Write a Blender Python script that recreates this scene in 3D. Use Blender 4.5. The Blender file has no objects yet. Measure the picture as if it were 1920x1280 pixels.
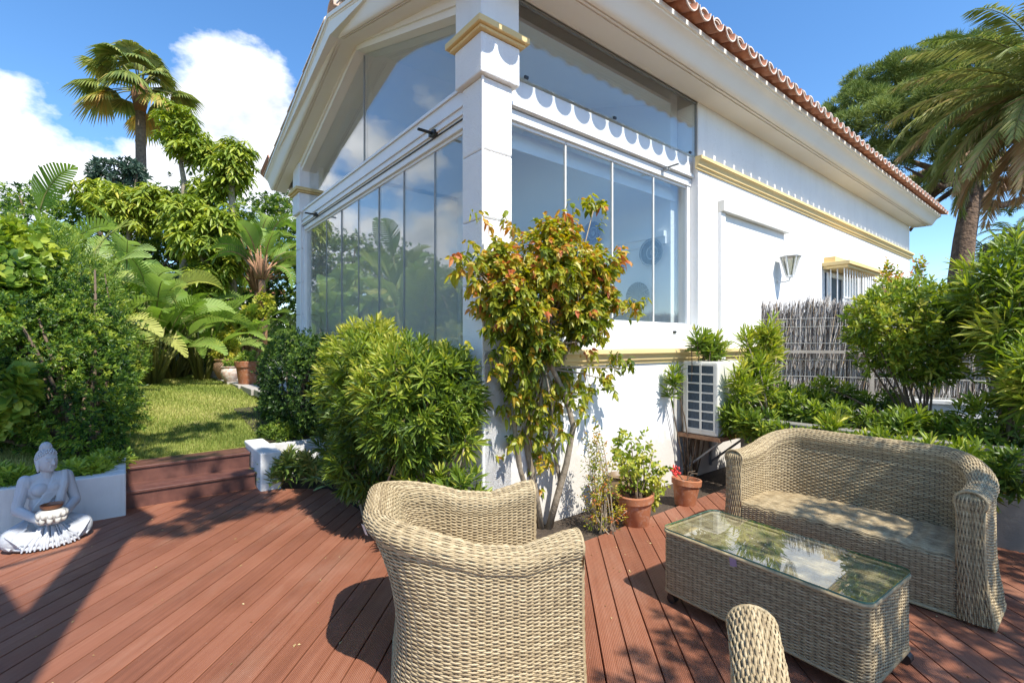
import bpy, bmesh, math, random
import numpy as np
from mathutils import Vector, Matrix
random.seed(7)
rng = np.random.default_rng(7)
C = bpy.context.scene.collection
PI = math.pi
R = math.radians
H = 1.4          # camera height above the deck
F = 898.0        # focal length in photo pixels
CX, HY = 960.0, 645.0

# ---------------------------------------------------------------- layout helpers
AX = np.array([-0.6256, 0.7802])     # along the gable front, away from camera
BX = np.array([0.7802, 0.6256])      # along the long right wall
C0 = np.array([-0.208, 3.405])       # outer corner of the house
ROT = math.atan2(BX[1], BX[0])
def W(b, a, z=0.0):
    p = C0 + b*BX + a*AX
    return (float(p[0]), float(p[1]), z)
def gnd(px, py, z=0.0):
    Y = (H - z)*F/(py - HY)
    return ((px - CX)/F*Y, Y, z)
def dep(px, py, Y):
    return ((px - CX)/F*Y, Y, H + (HY - py)/F*Y)

# ---------------------------------------------------------------- object helpers
def tag(o, label=None, cat=None, group=None, kind=None):
    if label: o['label'] = label
    if cat: o['category'] = cat
    if group: o['group'] = group
    if kind: o['kind'] = kind
    return o
def empty(name, loc=(0, 0, 0), rz=0.0, label=None, cat=None, group=None):
    o = bpy.data.objects.new(name, None); C.objects.link(o)
    o.location = loc; o.rotation_euler = (0, 0, rz); o.empty_display_size = 0.1
    return tag(o, label, cat, group)
def copy_tree(o, parent=None):
    c = o.copy(); C.objects.link(c)
    if parent: c.parent = parent
    for ch in list(o.children): copy_tree(ch, c)
    return c

class MB:
    def __init__(s): s.v = []; s.f = []
    def add(s, vs, fs):
        n = len(s.v); s.v.extend([tuple(map(float, p)) for p in vs]); s.f.extend([tuple(i+n for i in f) for f in fs]); return s
    def box(s, x0, x1, y0, y1, z0, z1):
        v = [(x, y, z) for z in (z0, z1) for y in (y0, y1) for x in (x0, x1)]
        return s.add(v, [(0,2,3,1), (4,5,7,6), (0,1,5,4), (2,6,7,3), (0,4,6,2), (1,3,7,5)])
    def prism(s, poly, z0, z1):
        n = len(poly)
        v = [(p[0], p[1], z0) for p in poly] + [(p[0], p[1], z1) for p in poly]
        return s.add(v, [tuple(range(n))[::-1], tuple(range(n, 2*n))] + [(i, (i+1) % n, n+(i+1) % n, n+i) for i in range(n)])
    def tube(s, pts, rad, n=8, caps=True):
        pts = [Vector(p) for p in pts]
        if not hasattr(rad, '__len__'): rad = [rad]*len(pts)
        vs = []; up = None
        for i, p in enumerate(pts):
            d = (pts[min(i+1, len(pts)-1)] - pts[max(i-1, 0)]).normalized()
            if up is None:
                up = Vector((0, 0, 1)) if abs(d.z) < .9 else Vector((1, 0, 0))
            e1 = (up - d*up.dot(d)).normalized(); e2 = d.cross(e1); up = e1
            for k in range(n):
                t = 2*PI*k/n
                vs.append(p + (e1*math.cos(t) + e2*math.sin(t))*rad[i])
        fs = [(i*n+k, i*n+(k+1) % n, (i+1)*n+(k+1) % n, (i+1)*n+k) for i in range(len(pts)-1) for k in range(n)]
        if caps: fs += [tuple(range(n))[::-1], tuple(range((len(pts)-1)*n, len(pts)*n))]
        return s.add(vs, fs)
    def lathe(s, prof, c=(0, 0, 0), n=24, a0=0.0, caps=True):
        vs = [(c[0]+r*math.cos(a0+2*PI*k/n), c[1]+r*math.sin(a0+2*PI*k/n), c[2]+z) for r, z in prof for k in range(n)]
        m = len(prof)
        fs = [(i*n+k, i*n+(k+1) % n, (i+1)*n+(k+1) % n, (i+1)*n+k) for i in range(m-1) for k in range(n)]
        if caps: fs += [tuple(range(n))[::-1], tuple(range((m-1)*n, m*n))]
        return s.add(vs, fs)
    def ell(s, c, r, nu=16, nv=10, rot=None):
        vs = []; M = rot or Matrix.Identity(3)
        for j in range(1, nv):
            for i in range(nu):
                t = PI*j/nv; p = 2*PI*i/nu
                q = M @ Vector((r[0]*math.sin(t)*math.cos(p), r[1]*math.sin(t)*math.sin(p), r[2]*math.cos(t)))
                vs.append((c[0]+q.x, c[1]+q.y, c[2]+q.z))
        q = M @ Vector((0, 0, r[2]))
        vs += [(c[0]+q.x, c[1]+q.y, c[2]+q.z), (c[0]-q.x, c[1]-q.y, c[2]-q.z)]
        fs = [(j*nu+i, (j+1)*nu+i, (j+1)*nu+(i+1) % nu, j*nu+(i+1) % nu) for j in range(nv-2) for i in range(nu)]
        t_, b_ = (nv-1)*nu, (nv-1)*nu+1
        fs += [(t_, i, (i+1) % nu) for i in range(nu)] + [(b_, (nv-2)*nu+(i+1) % nu, (nv-2)*nu+i) for i in range(nu)]
        return s.add(vs, fs)
    def cap(s, p, q, r0, r1, n=12):       # tapered capsule
        p = Vector(p); q = Vector(q); d = (q-p).normalized()
        pts = []; rad = []
        for k in range(4):
            t = (k+.3)/4*PI/2
            pts.append(p - d*r0*math.cos(t)); rad.append(r0*math.sin(t))
        for k in range(5):
            t = k/4; pts.append(p.lerp(q, t)); rad.append(r0+(r1-r0)*t)
        for k in range(3, -1, -1):
            t = (k+.3)/4*PI/2
            pts.append(q + d*r1*math.cos(t)); rad.append(r1*math.sin(t))
        return s.tube(pts, rad, n)
    def sweep(s, prof, path):   # prof rows: list of 3-D point rows with same length already placed
        m = len(path[0]); vs = [p for row in path for p in row]
        return s.add(vs, [(i*m+k, i*m+k+1, (i+1)*m+k+1, (i+1)*m+k) for i in range(len(path)-1) for k in range(m-1)])
    def build(s, name, mat, parent=None, smooth=False, bevel=0, loc=None, rz=None, fixn=True):
        me = bpy.data.meshes.new(name); me.from_pydata(s.v, [], s.f); me.update()
        if fixn:
            bm = bmesh.new(); bm.from_mesh(me); bmesh.ops.recalc_face_normals(bm, faces=bm.faces); bm.to_mesh(me); bm.free()
        if smooth:
            me.polygons.foreach_set('use_smooth', [True]*len(me.polygons))
            if smooth != 'all':
                try: me.set_sharp_from_angle(angle=R(38))
                except Exception: pass
        me.materials.append(mat)
        o = bpy.data.objects.new(name, me); C.objects.link(o)
        if parent: o.parent = parent
        if loc is not None: o.location = loc
        if rz is not None: o.rotation_euler = (0, 0, rz)
        if bevel:
            m = o.modifiers.new('bevel', 'BEVEL'); m.width = bevel; m.segments = 2; m.limit_method = 'ANGLE'; m.angle_limit = R(40)
            m.harden_normals = False
        return o

def np_mesh(name, V, Fc, mat, parent=None, smooth=True, tone=None, loc=None, rz=None):
    """V (N,3), Fc (M,k) all faces with k corners."""
    V = np.asarray(V, np.float32); Fc = np.asarray(Fc, np.int32)
    me = bpy.data.meshes.new(name)
    k = Fc.shape[1]; M = len(Fc)
    me.vertices.add(len(V)); me.vertices.foreach_set('co', V.ravel())
    me.loops.add(M*k); me.loops.foreach_set('vertex_index', Fc.ravel())
    me.polygons.add(M); me.polygons.foreach_set('loop_start', np.arange(0, M*k, k, dtype=np.int32))
    try: me.polygons.foreach_set('loop_total', np.full(M, k, np.int32))
    except Exception: pass
    me.polygons.foreach_set('use_smooth', np.full(M, bool(smooth)))
    me.update(calc_edges=True)
    if tone is not None:
        at = me.attributes.new('tone', 'FLOAT', 'POINT'); at.data.foreach_set('value', np.asarray(tone, np.float32))
    me.materials.append(mat)
    o = bpy.data.objects.new(name, me); C.objects.link(o)
    if parent: o.parent = parent
    if loc is not None: o.location = loc
    if rz is not None: o.rotation_euler = (0, 0, rz)
    return o

# ---------------------------------------------------------------- materials
def newmat(name):
    m = bpy.data.materials.new(name); m.use_nodes = True
    nt = m.node_tree; b = nt.nodes['Principled BSDF']
    return m, nt, b
def nd(nt, t, **kw):
    n = nt.nodes.new(t)
    for k, v in kw.items():
        if k in n.inputs: n.inputs[k].default_value = v
        else: setattr(n, k, v)
    return n
def coords(nt, kind='Object', scale=None, rot=None):
    t = nt.nodes.new('ShaderNodeTexCoord'); out = t.outputs[kind]
    if scale or rot:
        m = nt.nodes.new('ShaderNodeMapping'); nt.links.new(out, m.inputs[0])
        if scale: m.inputs['Scale'].default_value = scale
        if rot: m.inputs['Rotation'].default_value = rot
        out = m.outputs[0]
    return out
def ramp(nt, fac, stops):
    r = nt.nodes.new('ShaderNodeValToRGB'); el = r.color_ramp.elements
    while len(el) < len(stops): el.new(.5)
    for e, (p, c) in zip(el, stops):
        e.position = p; e.color = (c[0], c[1], c[2], 1) if hasattr(c, '__len__') else (c, c, c, 1)
    nt.links.new(fac, r.inputs[0]); return r.outputs[0]
def noise(nt, vec, scale, detail=4, rough=.55):
    n = nt.nodes.new('ShaderNodeTexNoise'); n.inputs['Scale'].default_value = scale
    n.inputs['Detail'].default_value = detail; n.inputs['Roughness'].default_value = rough
    if vec is not None: nt.links.new(vec, n.inputs['Vector'])
    return n.outputs['Fac']
def bump(nt, b, h, strength=.3, dist=.01):
    n = nt.nodes.new('ShaderNodeBump'); n.inputs['Strength'].default_value = strength; n.inputs['Distance'].default_value = dist
    nt.links.new(h, n.inputs['Height']); nt.links.new(n.outputs[0], b.inputs['Normal'])
def mixc(nt, fac, a, b_, mode='MIX'):
    m = nt.nodes.new('ShaderNodeMix'); m.data_type = 'RGBA'; m.blend_type = mode
    for i, x in ((6, a), (7, b_)):
        if isinstance(x, (tuple, list)): m.inputs[i].default_value = (*x[:3], 1)
        else: nt.links.new(x, m.inputs[i])
    if isinstance(fac, (int, float)): m.inputs[0].default_value = fac
    else: nt.links.new(fac, m.inputs[0])
    return m.outputs[2]
def math_(nt, op, a, b_=None):
    m = nt.nodes.new('ShaderNodeMath'); m.operation = op
    for i, x in ((0, a), (1, b_)):
        if x is None: continue
        if isinstance(x, (int, float)): m.inputs[i].default_value = x
        else: nt.links.new(x, m.inputs[i])
    return m.outputs[0]

def mat_simple(name, c0, c1=None, scale=8, rough=.6, bumps=.0, bscale=60, bdist=.004, metal=0, spec=.5, coord='Object'):
    m, nt, b = newmat(name)
    v = coords(nt, coord)
    c1 = c1 or tuple(x*.8 for x in c0)
    col = ramp(nt, noise(nt, v, scale, 5), [(.3, c1), (.7, c0)])
    nt.links.new(col, b.inputs['Base Color'])
    b.inputs['Roughness'].default_value = rough; b.inputs['Metallic'].default_value = metal
    b.inputs['Specular IOR Level'].default_value = spec
    if bumps: bump(nt, b, noise(nt, v, bscale, 4), bumps, bdist)
    return m
def mat_stucco(name, c0, c1, bumps=.35, bscale=70, streak=0.0, splash=False):
    m, nt, b = newmat(name); v = coords(nt)
    col = ramp(nt, noise(nt, v, 1.6, 6, .6), [(.25, c1), (.6, c0)])
    if streak:
        vs = coords(nt, 'Object', (9, 9, .6))
        s = ramp(nt, noise(nt, vs, 1.0, 5, .65), [(.5, 0.0), (.8, 1.0)])
        col = mixc(nt, math_(nt, 'MULTIPLY', s, streak), col, (.33, .31, .27))
    if splash:
        sx = nt.nodes.new('ShaderNodeSeparateXYZ'); nt.links.new(v, sx.inputs[0])
        hh = math_(nt, 'ADD', sx.outputs[2], math_(nt, 'MULTIPLY', noise(nt, v, 5, 6, .7), -.9))
        sp = ramp(nt, hh, [(.0, .55), (.12, 0.0)])
        col = mixc(nt, sp, col, (.50, .44, .36))
        cr = nt.nodes.new('ShaderNodeTexNoise'); cr.inputs['Scale'].default_value = 2.2; cr.inputs['Detail'].default_value = 9; nt.links.new(v, cr.inputs['Vector'])
        ck = ramp(nt, math_(nt, 'ABSOLUTE', math_(nt, 'SUBTRACT', cr.outputs['Fac'], .5)), [(.0, .35), (.004, 0.0)])
        col = mixc(nt, math_(nt, 'MULTIPLY', ck, .5), col, (.45, .43, .40))
    nt.links.new(col, b.inputs['Base Color']); b.inputs['Roughness'].default_value = .85
    b.inputs['Specular IOR Level'].default_value = .25
    bump(nt, b, noise(nt, v, bscale, 5, .65), bumps, .006)
    return m
M = {}
M['white'] = mat_stucco('white stucco', (.84, .835, .82), (.77, .765, .75), .45, 28, .10, True)
M['column'] = mat_stucco('coarse white stucco', (.84, .835, .82), (.78, .775, .76), 1.0, 60)
M['soffit'] = mat_stucco('smooth painted plaster', (.88, .85, .775), (.84, .80, .72), .08, 25)
M['planter'] = mat_stucco('weathered white wall', (.72, .715, .70), (.58, .575, .56), .5, 35, .35)
M['oldwall'] = mat_stucco('grey weathered wall', (.26, .25, .225), (.16, .155, .14), .5, 20, .6)
M['yellow'] = mat_stucco('ochre painted moulding', (.76, .58, .29), (.69, .51, .23), .12, 30)
M['interior'] = mat_simple('interior plaster', (.80, .81, .81), (.77, .78, .78), 2, .9)
M['floor_in'] = mat_simple('interior tile floor', (.62, .60, .56), (.55, .53, .49), 3, .5)
M['alu'] = mat_simple('white aluminium', (.80, .80, .79), (.76, .76, .75), 5, .35)
M['grey'] = mat_simple('grey seal', (.30, .31, .31), (.22, .23, .23), 20, .4)
M['black'] = mat_simple('black plastic', (.02, .02, .02), (.012, .012, .012), 20, .4)
M['cream'] = mat_simple('cream painted steel', (.70, .68, .62), (.64, .62, .56), 6, .45)
M['coil'] = mat_simple('dark blue coil', (.045, .08, .12), (.02, .035, .05), 60, .5)
M['rust'] = mat_simple('rusty steel', (.42, .24, .13), (.22, .10, .05), 30, .8, .3)
M['bark'] = mat_simple('grey brown bark', (.22, .17, .12), (.10, .075, .055), 14, .9, .9, 30, .02)
M['bark_pine'] = mat_simple('pine bark', (.24, .155, .10), (.09, .06, .045), 7, .95, 1.0, 11, .06)
M['bark_pale'] = mat_simple('pale bark', (.36, .30, .22), (.20, .16, .11), 22, .9, .6, 40, .01)
M['twig'] = mat_simple('twig', (.17, .12, .075), (.09, .06, .04), 30, .85)
M['soil'] = mat_simple('dark soil', (.085, .06, .04), (.035, .026, .018), 25, .95, .8, 40, .03)
M['stone'] = mat_simple('pale paving stone', (.46, .42, .37), (.33, .30, .26), 6, .8, .3, 40)
M['petiole'] = mat_simple('petiole', (.22, .20, .06), (.14, .16, .04), 12, .6)
M['dish'] = mat_simple('brown glazed clay', (.30, .12, .05), (.17, .06, .03), 14, .3)
M['paper'] = mat_simple('paper tag', (.62, .60, .58), (.55, .53, .5), 10, .6)
M['mauve'] = mat_simple('mauve label', (.36, .28, .40), (.30, .22, .34), 10, .4)
M['red'] = mat_simple('red petals', (.75, .07, .05), (.50, .03, .03), 20, .5)
M['pink'] = mat_simple('magenta bracts', (.55, .07, .22), (.40, .04, .15), 20, .5)
M['wire'] = mat_simple('galvanised wire', (.42, .43, .41), (.33, .34, .32), 20, .5, metal=.3)

def mat_terracotta(name, c0=(.50, .20, .09), c1=(.34, .12, .055), white=.35):
    m, nt, b = newmat(name); v = coords(nt)
    col = ramp(nt, noise(nt, v, 9, 6, .6), [(.3, c1), (.7, c0)])
    gi = nt.nodes.new('ShaderNodeNewGeometry'); col = mixc(nt, math_(nt, 'MULTIPLY', gi.outputs['Random Per Island'], .45), col, tuple(x*.55 for x in c1))
    w = ramp(nt, noise(nt, v, 22, 5, .7), [(.52, 0.0), (.72, 1.0)])
    col = mixc(nt, math_(nt, 'MULTIPLY', w, white), col, (.62, .55, .48))
    nt.links.new(col, b.inputs['Base Color']); b.inputs['Roughness'].default_value = .8
    bump(nt, b, noise(nt, v, 60, 4), .2, .003)
    return m
M['terra'] = mat_terracotta('terracotta')
M['terra_pale'] = mat_terracotta('sun bleached terracotta', (.62, .36, .22), (.46, .25, .15), .6)
M['tile'] = mat_terracotta('roof tile terracotta', (.52, .22, .11), (.34, .13, .07), .3)
M['tile_top'] = mat_terracotta('lichened cap tile', (.60, .46, .37), (.48, .32, .23), .9)
M['tile_pale'] = mat_simple('pale tile lip', (.78, .72, .66), (.62, .48, .38), 25, .85)
M['glazed'] = mat_simple('cream glazed ceramic', (.70, .66, .60), (.45, .25, .18), 18, .3)

def mat_deck():
    m, nt, b = newmat('red brown composite decking')
    v = coords(nt)
    sx = nt.nodes.new('ShaderNodeSeparateXYZ'); nt.links.new(v, sx.inputs[0])
    bi = math_(nt, 'FLOOR', math_(nt, 'DIVIDE', sx.outputs[0], PITCH))
    wn = nt.nodes.new('ShaderNodeTexWhiteNoise'); wn.noise_dimensions = '1D'; nt.links.new(bi, wn.inputs['W'])
    vs = coords(nt, 'Object', (60, 1.3, 1))
    grain = noise(nt, vs, 1.0, 6, .6)
    blot = noise(nt, v, 2.2, 5, .6)
    fac = math_(nt, 'ADD', math_(nt, 'MULTIPLY', grain, .5), math_(nt, 'MULTIPLY', wn.outputs[0], .16))
    fac = math_(nt, 'ADD', fac, math_(nt, 'MULTIPLY', blot, .38))
    col = ramp(nt, fac, [(.3, (.172, .062, .034)), (.55, (.282, .108, .060)), (.8, (.37, .165, .100))])
    vd = coords(nt, 'Object', (1, .35, 1))
    dust = ramp(nt, noise(nt, vd, 3.2, 8, .72), [(.50, 0.0), (.8, 1.0)])
    col = mixc(nt, math_(nt, 'MULTIPLY', dust, .42), col, (.40, .25, .175))
    spk = ramp(nt, noise(nt, v, 70, 2, .5), [(.70, 0.0), (.76, 1.0)])
    col = mixc(nt, math_(nt, 'MULTIPLY', spk, .35), col, (.46, .34, .26))
    nt.links.new(col, b.inputs['Base Color'])
    rr = ramp(nt, noise(nt, v, 5, 5), [(.3, .42), (.7, .62)])
    nt.links.new(rr, b.inputs['Roughness']); b.inputs['Specular IOR Level'].default_value = .45
    wave = math_(nt, 'SINE', math_(nt, 'MULTIPLY', sx.outputs[0], 2*PI/.0078))
    h = math_(nt, 'ADD', math_(nt, 'MULTIPLY', wave, .5), math_(nt, 'MULTIPLY', grain, .6))
    bump(nt, b, h, .8, .003)
    return m
PITCH = .122
M['deck'] = mat_deck()
M['step'] = mat_simple('dark brown step board', (.15, .062, .045), (.085, .034, .026), 12, .45, .3, 60, .003)

def mat_wicker(name='woven resin wicker', tint=1.0):
    m, nt, b = newmat(name); v = coords(nt)
    vs = coords(nt, 'Object', (1, 1, 6)); gi = nt.nodes.new('ShaderNodeNewGeometry')
    fac = math_(nt, 'ADD', math_(nt, 'MULTIPLY', noise(nt, vs, 22, 5, .7), .62), math_(nt, 'MULTIPLY', noise(nt, v, 160, 2), .22))
    fac = math_(nt, 'ADD', fac, math_(nt, 'MULTIPLY', gi.outputs['Random Per Island'], .17))
    col = ramp(nt, fac, [(.34, (.205, .148, .082)), (.5, (.375, .288, .162)), (.66, (.52, .42, .26))])
    nt.links.new(col, b.inputs['Base Color']); b.inputs['Roughness'].default_value = .52
    b.inputs['Specular IOR Level'].default_value = .35
    bump(nt, b, noise(nt, v, 420, 2), .25, .001)
    return m
M['wicker'] = mat_wicker()
M['stake'] = mat_simple('dark wicker stake', (.20, .145, .085), (.12, .085, .05), 60, .6)

def mat_leaf(name, stops, trans=.32, rough=.42, gloss=.4):
    m, nt, b = newmat(name)
    at = nt.nodes.new('ShaderNodeAttribute'); at.attribute_name = 'tone'
    col = ramp(nt, at.outputs['Fac'], stops)
    nt.links.new(col, b.inputs['Base Color']); b.inputs['Roughness'].default_value = rough
    b.inputs['Specular IOR Level'].default_value = gloss
    tr = nt.nodes.new('ShaderNodeBsdfTranslucent')
    hs = nt.nodes.new('ShaderNodeHueSaturation'); hs.inputs['Saturation'].default_value = 1.1; hs.inputs['Value'].default_value = 1.6
    nt.links.new(col, hs.inputs['Color']); nt.links.new(hs.outputs[0], tr.inputs[0])
    mx = nt.nodes.new('ShaderNodeMixShader'); mx.inputs[0].default_value = trans
    nt.links.new(b.outputs[0], mx.inputs[1]); nt.links.new(tr.outputs[0], mx.inputs[2])
    nt.links.new(mx.outputs[0], nt.nodes['Material Output'].inputs[0])
    return m
M['l_oleander'] = mat_leaf('oleander leaves', [(0, (.045, .085, .018)), (.45, (.13, .20, .026)), (.75, (.27, .34, .035)), (1, (.48, .46, .08))])
M['l_dark'] = mat_leaf('dark evergreen leaves', [(0, (.012, .03, .010)), (.5, (.04, .085, .018)), (.8, (.11, .19, .03)), (1, (.20, .28, .04))])
M['l_hedge'] = mat_leaf('hedge leaves', [(0, (.016, .046, .014)), (.4, (.06, .13, .022)), (.7, (.17, .27, .035)), (1, (.38, .44, .06))])
M['l_vine'] = mat_leaf('bougainvillea leaves', [(0, (.045, .085, .012)), (.4, (.16, .21, .018)), (.68, (.40, .38, .035)), (.86, (.50, .27, .04)), (1, (.50, .15, .06))], .35)
M['l_scheff'] = mat_leaf('umbrella tree leaves', [(0, (.04, .08, .014)), (.42, (.18, .25, .03)), (.76, (.38, .43, .055)), (1, (.56, .50, .08))], .30, .42, .4)
M['l_paddle'] = mat_leaf('paddle leaves', [(0, (.06, .12, .025)), (.45, (.18, .28, .045)), (.8, (.30, .40, .11)), (1, (.46, .47, .13))], .35, .4, .5)
M['l_palm'] = mat_leaf('palm leaves', [(0, (.055, .09, .022)), (.45, (.17, .22, .045)), (.8, (.40, .40, .13)), (1, (.50, .33, .17))], .3)
M['l_fan'] = mat_leaf('fan palm leaves', [(0, (.05, .085, .022)), (.45, (.17, .22, .045)), (.75, (.36, .36, .09)), (1, (.55, .34, .09))], .3)
M['l_pine'] = mat_leaf('pine needles', [(0, (.045, .075, .02)), (.5, (.16, .215, .05)), (1, (.34, .39, .11))], .15, .6, .2)
M['l_blue'] = mat_leaf('blue green fronds', [(0, (.03, .06, .04)), (1, (.10, .16, .11))], .2)
M['l_aloe'] = mat_leaf('aloe leaves', [(0, (.07, .12, .025)), (.6, (.16, .23, .045)), (1, (.34, .30, .08))], .08, .4, .5)
M['l_grass'] = mat_leaf('grass blades', [(0, (.11, .16, .03)), (.5, (.29, .34, .07)), (1, (.60, .53, .22))], .3, .6, .2)
M['l_litter'] = mat_leaf('dry leaf litter', [(0, (.22, .12, .05)), (.5, (.42, .30, .13)), (1, (.62, .50, .26))], .1, .7, .2)

def mat_lawn():
    m, nt, b = newmat('lawn'); v = coords(nt)
    f = math_(nt, 'ADD', math_(nt, 'MULTIPLY', noise(nt, v, 1.3, 5, .6), .6), math_(nt, 'MULTIPLY', noise(nt, v, 45, 3), .4))
    col = ramp(nt, f, [(.36, (.13, .17, .035)), (.5, (.27, .28, .07)), (.64, (.46, .40, .17))])
    nt.links.new(col, b.inputs['Base Color']); b.inputs['Roughness'].default_value = .95
    b.inputs['Specular IOR Level'].default_value = .1
    bump(nt, b, noise(nt, v, 120, 3), 1.0, .02)
    return m
M['lawn'] = mat_lawn()

def mat_glass(name, base=.07, tint=(.90, .94, .94), rough=0.0, power=4.0):
    m, nt, b = newmat(name); nt.nodes.remove(b)
    lw = nt.nodes.new('ShaderNodeLayerWeight'); lw.inputs['Blend'].default_value = .5
    p = math_(nt, 'POWER', lw.outputs['Facing'], power)
    fac = math_(nt, 'ADD', math_(nt, 'MULTIPLY', p, 1-base), base)
    tr = nt.nodes.new('ShaderNodeBsdfTransparent'); tr.inputs[0].default_value = (*tint, 1)
    gl = nt.nodes.new('ShaderNodeBsdfGlossy'); gl.inputs['Roughness'].default_value = rough
    mx = nt.nodes.new('ShaderNodeMixShader')
    nt.links.new(fac, mx.inputs[0]); nt.links.new(tr.outputs[0], mx.inputs[1]); nt.links.new(gl.outputs[0], mx.inputs[2])
    nt.links.new(mx.outputs[0], nt.nodes['Material Output'].inputs[0])
    return m
M['glass'] = mat_glass('window glass', .06, (.95, .975, .975), 0.0, 3.2)
M['glass_table'] = mat_glass('table glass', .09, (.90, .95, .92), 0.0, 3.0)
M['glass_edge'] = mat_simple('green glass edge', (.10, .24, .18), (.06, .17, .13), 20, .15)

def mat_plate(name, c1, c2, rings):
    m, nt, b = newmat(name); v = coords(nt)
    sx = nt.nodes.new('ShaderNodeSeparateXYZ'); nt.links.new(v, sx.inputs[0])
    r = math_(nt, 'SQRT', math_(nt, 'ADD', math_(nt, 'POWER', sx.outputs[0], 2.0), math_(nt, 'POWER', sx.outputs[2], 2.0)))
    ang = math_(nt, 'ARCTAN2', sx.outputs[2], sx.outputs[0])
    if rings:
        col = ramp(nt, math_(nt, 'ADD', math_(nt, 'DIVIDE', r, .16), math_(nt, 'MULTIPLY', noise(nt, v, 40, 3), .08)), [(.18, c2), (.26, c1), (.42, c1), (.50, c2), (.56, c1), (.86, c1), (.93, c2), (1.0, c1)])
        nt.links.new(col, b.inputs['Base Color']); b.inputs['Roughness'].default_value = .25
        return m
    else: w = math_(nt, 'SINE', math_(nt, 'MULTIPLY', ang, 26.0))
    col = ramp(nt, math_(nt, 'ADD', math_(nt, 'MULTIPLY', w, .5), .5), [(.35, c1), (.65, c2)])
    nt.links.new(col, b.inputs['Base Color']); b.inputs['Roughness'].default_value = .25
    return m
# ================================================================ SETTING
# lawn height along a
def lawn_z(a): return .30 + .32*min(max((a-3.0)/4.0, 0), 1)

# ground sheet far below everything, reaching the horizon
g = MB(); g.box(-250, 250, -200, 300, -.6, -.12)
tag(g.build('ground', M['soil']), kind='structure')

# deck: boards clipped to the deck outline
PSI = math.atan2(.997, .0735) - PI/2
def to_deck(p):
    c, s = math.cos(-PSI), math.sin(-PSI)
    return (p[0]*c - p[1]*s, p[0]*s + p[1]*c)
deck_bp = [(-7, 2.55), (-.98, 2.55), (-.92, 2.32), (-.45, 1.95), (-.42, -.45), (2.72, -.45), (2.72, -7), (-7, -7)]
deck_poly = [to_deck(W(b, a)) for b, a in deck_bp]
def clip(poly, f):
    out = []
    for i in range(len(poly)):
        p, q = poly[i], poly[(i+1) % len(poly)]
        fp, fq = f(p), f(q)
        if fp >= 0: out.append(p)
        if (fp >= 0) != (fq >= 0):
            t = fp/(fp-fq); out.append((p[0]+(q[0]-p[0])*t, p[1]+(q[1]-p[1])*t))
    return out
d = MB()
xs = [p[0] for p in deck_poly]
k0, k1 = math.floor(min(xs)/PITCH), math.ceil(max(xs)/PITCH)
for k in range(k0, k1):
    x0, x1 = k*PITCH+.0036, (k+1)*PITCH-.0036
    pl = clip(clip(deck_poly, lambda p: p[0]-x0), lambda p: x1-p[0])
    if len(pl) > 2:
        q = [pl[0]]
        for p in pl[1:]:
            if math.hypot(p[0]-q[-1][0], p[1]-q[-1][1]) > 1e-4: q.append(p)
        if len(q) > 2: d.prism(q, -.026, 0)
deck = tag(d.build('deck', M['deck'], rz=PSI, bevel=.0015), kind='structure')
s = MB(); s.prism([W(b, a)[:2] for b, a in deck_bp], -.10, -.055)
tag(s.build('deck_underlay', M['soil']), kind='structure')

# bed of soil in front of the house
HB = empty('planting_bed', W(0, 0), ROT); tag(HB, kind='structure')
s = MB(); s.box(-.46, 4.4, -.46, 2.8, -.11, -.021).box(-.98, -.461, 1.9, 2.8, -.11, -.02)
s.build('bed_soil', M['soil'], HB)

# lawn
def sheet(b0, b1, a0, a1, nb, na, zf):
    v = []; f = []
    for j in range(na+1):
        for i in range(nb+1):
            b = b0+(b1-b0)*i/nb; a = a0+(a1-a0)*j/na
            v.append((b, a, zf(b, a)))
    for j in range(na):
        for i in range(nb):
            n = j*(nb+1)+i; f.append((n, n+1, n+nb+2, n+nb+1))
    return v, f
l = MB(); l.add(*sheet(-9, -.12, 2.98, 22, 40, 90, lambda b, a: lawn_z(a)+.02*math.sin(b*1.7)*math.sin(a*1.1)))
tag(l.build('lawn', M['lawn'], loc=W(0, 0), rz=ROT, smooth=True), kind='structure')
l = MB(); l.add(*sheet(-12, -2.17, 2.45, 3.2, 12, 4, lambda b, a: .22+.03*math.sin(b*3)))
l.add(*sheet(-.80, -.02, 2.98, 5.0, 8, 8, lambda b, a: lawn_z(a)+.03))
tag(l.build('raised_bed_soil', M['soil'], loc=W(0, 0), rz=ROT, smooth=True), kind='structure')

# grass blades
def grass(n, b0, b1, a0, a1, L):
    b = rng.uniform(b0, b1, n); a = a0+(a1-a0)*rng.random(n)**1.5
    z = .30+.32*np.clip((a-3)/4, 0, 1)+.02*np.sin(b*1.7)*np.sin(a*1.1)
    ln = L*rng.uniform(.5, 1.3, n); th = rng.uniform(0, 2*PI, n); w = .0028+.0009*(a-3)
    lean = rng.uniform(.1, .9, n)*ln
    P = np.stack([b, a, z], 1); S = np.stack([np.cos(th), np.sin(th), 0*th], 1)
    Ld = np.stack([np.cos(th+1.4)*lean, np.sin(th+1.4)*lean, ln], 1)
    V = np.stack([P-S*w[:, None], P+S*w[:, None], P+Ld], 1).reshape(-1, 3)
    pn = np.sin(b*2.1+1)*np.cos(a*1.7)+.6*np.sin(b*5.3+a*3.1)
    tone = np.clip(.45+.2*pn+rng.normal(0, .16, n), 0, 1)
    return np_mesh('grass', V, np.arange(3*n).reshape(-1, 3), M['l_grass'], tone=np.repeat(tone, 3), smooth=False, loc=W(0, 0), rz=ROT)
tag(grass(110000, -4.2, -.35, 3.0, 11.5, .035), 'short green lawn grass with dry straw patches', 'grass', kind='stuff')

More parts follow.
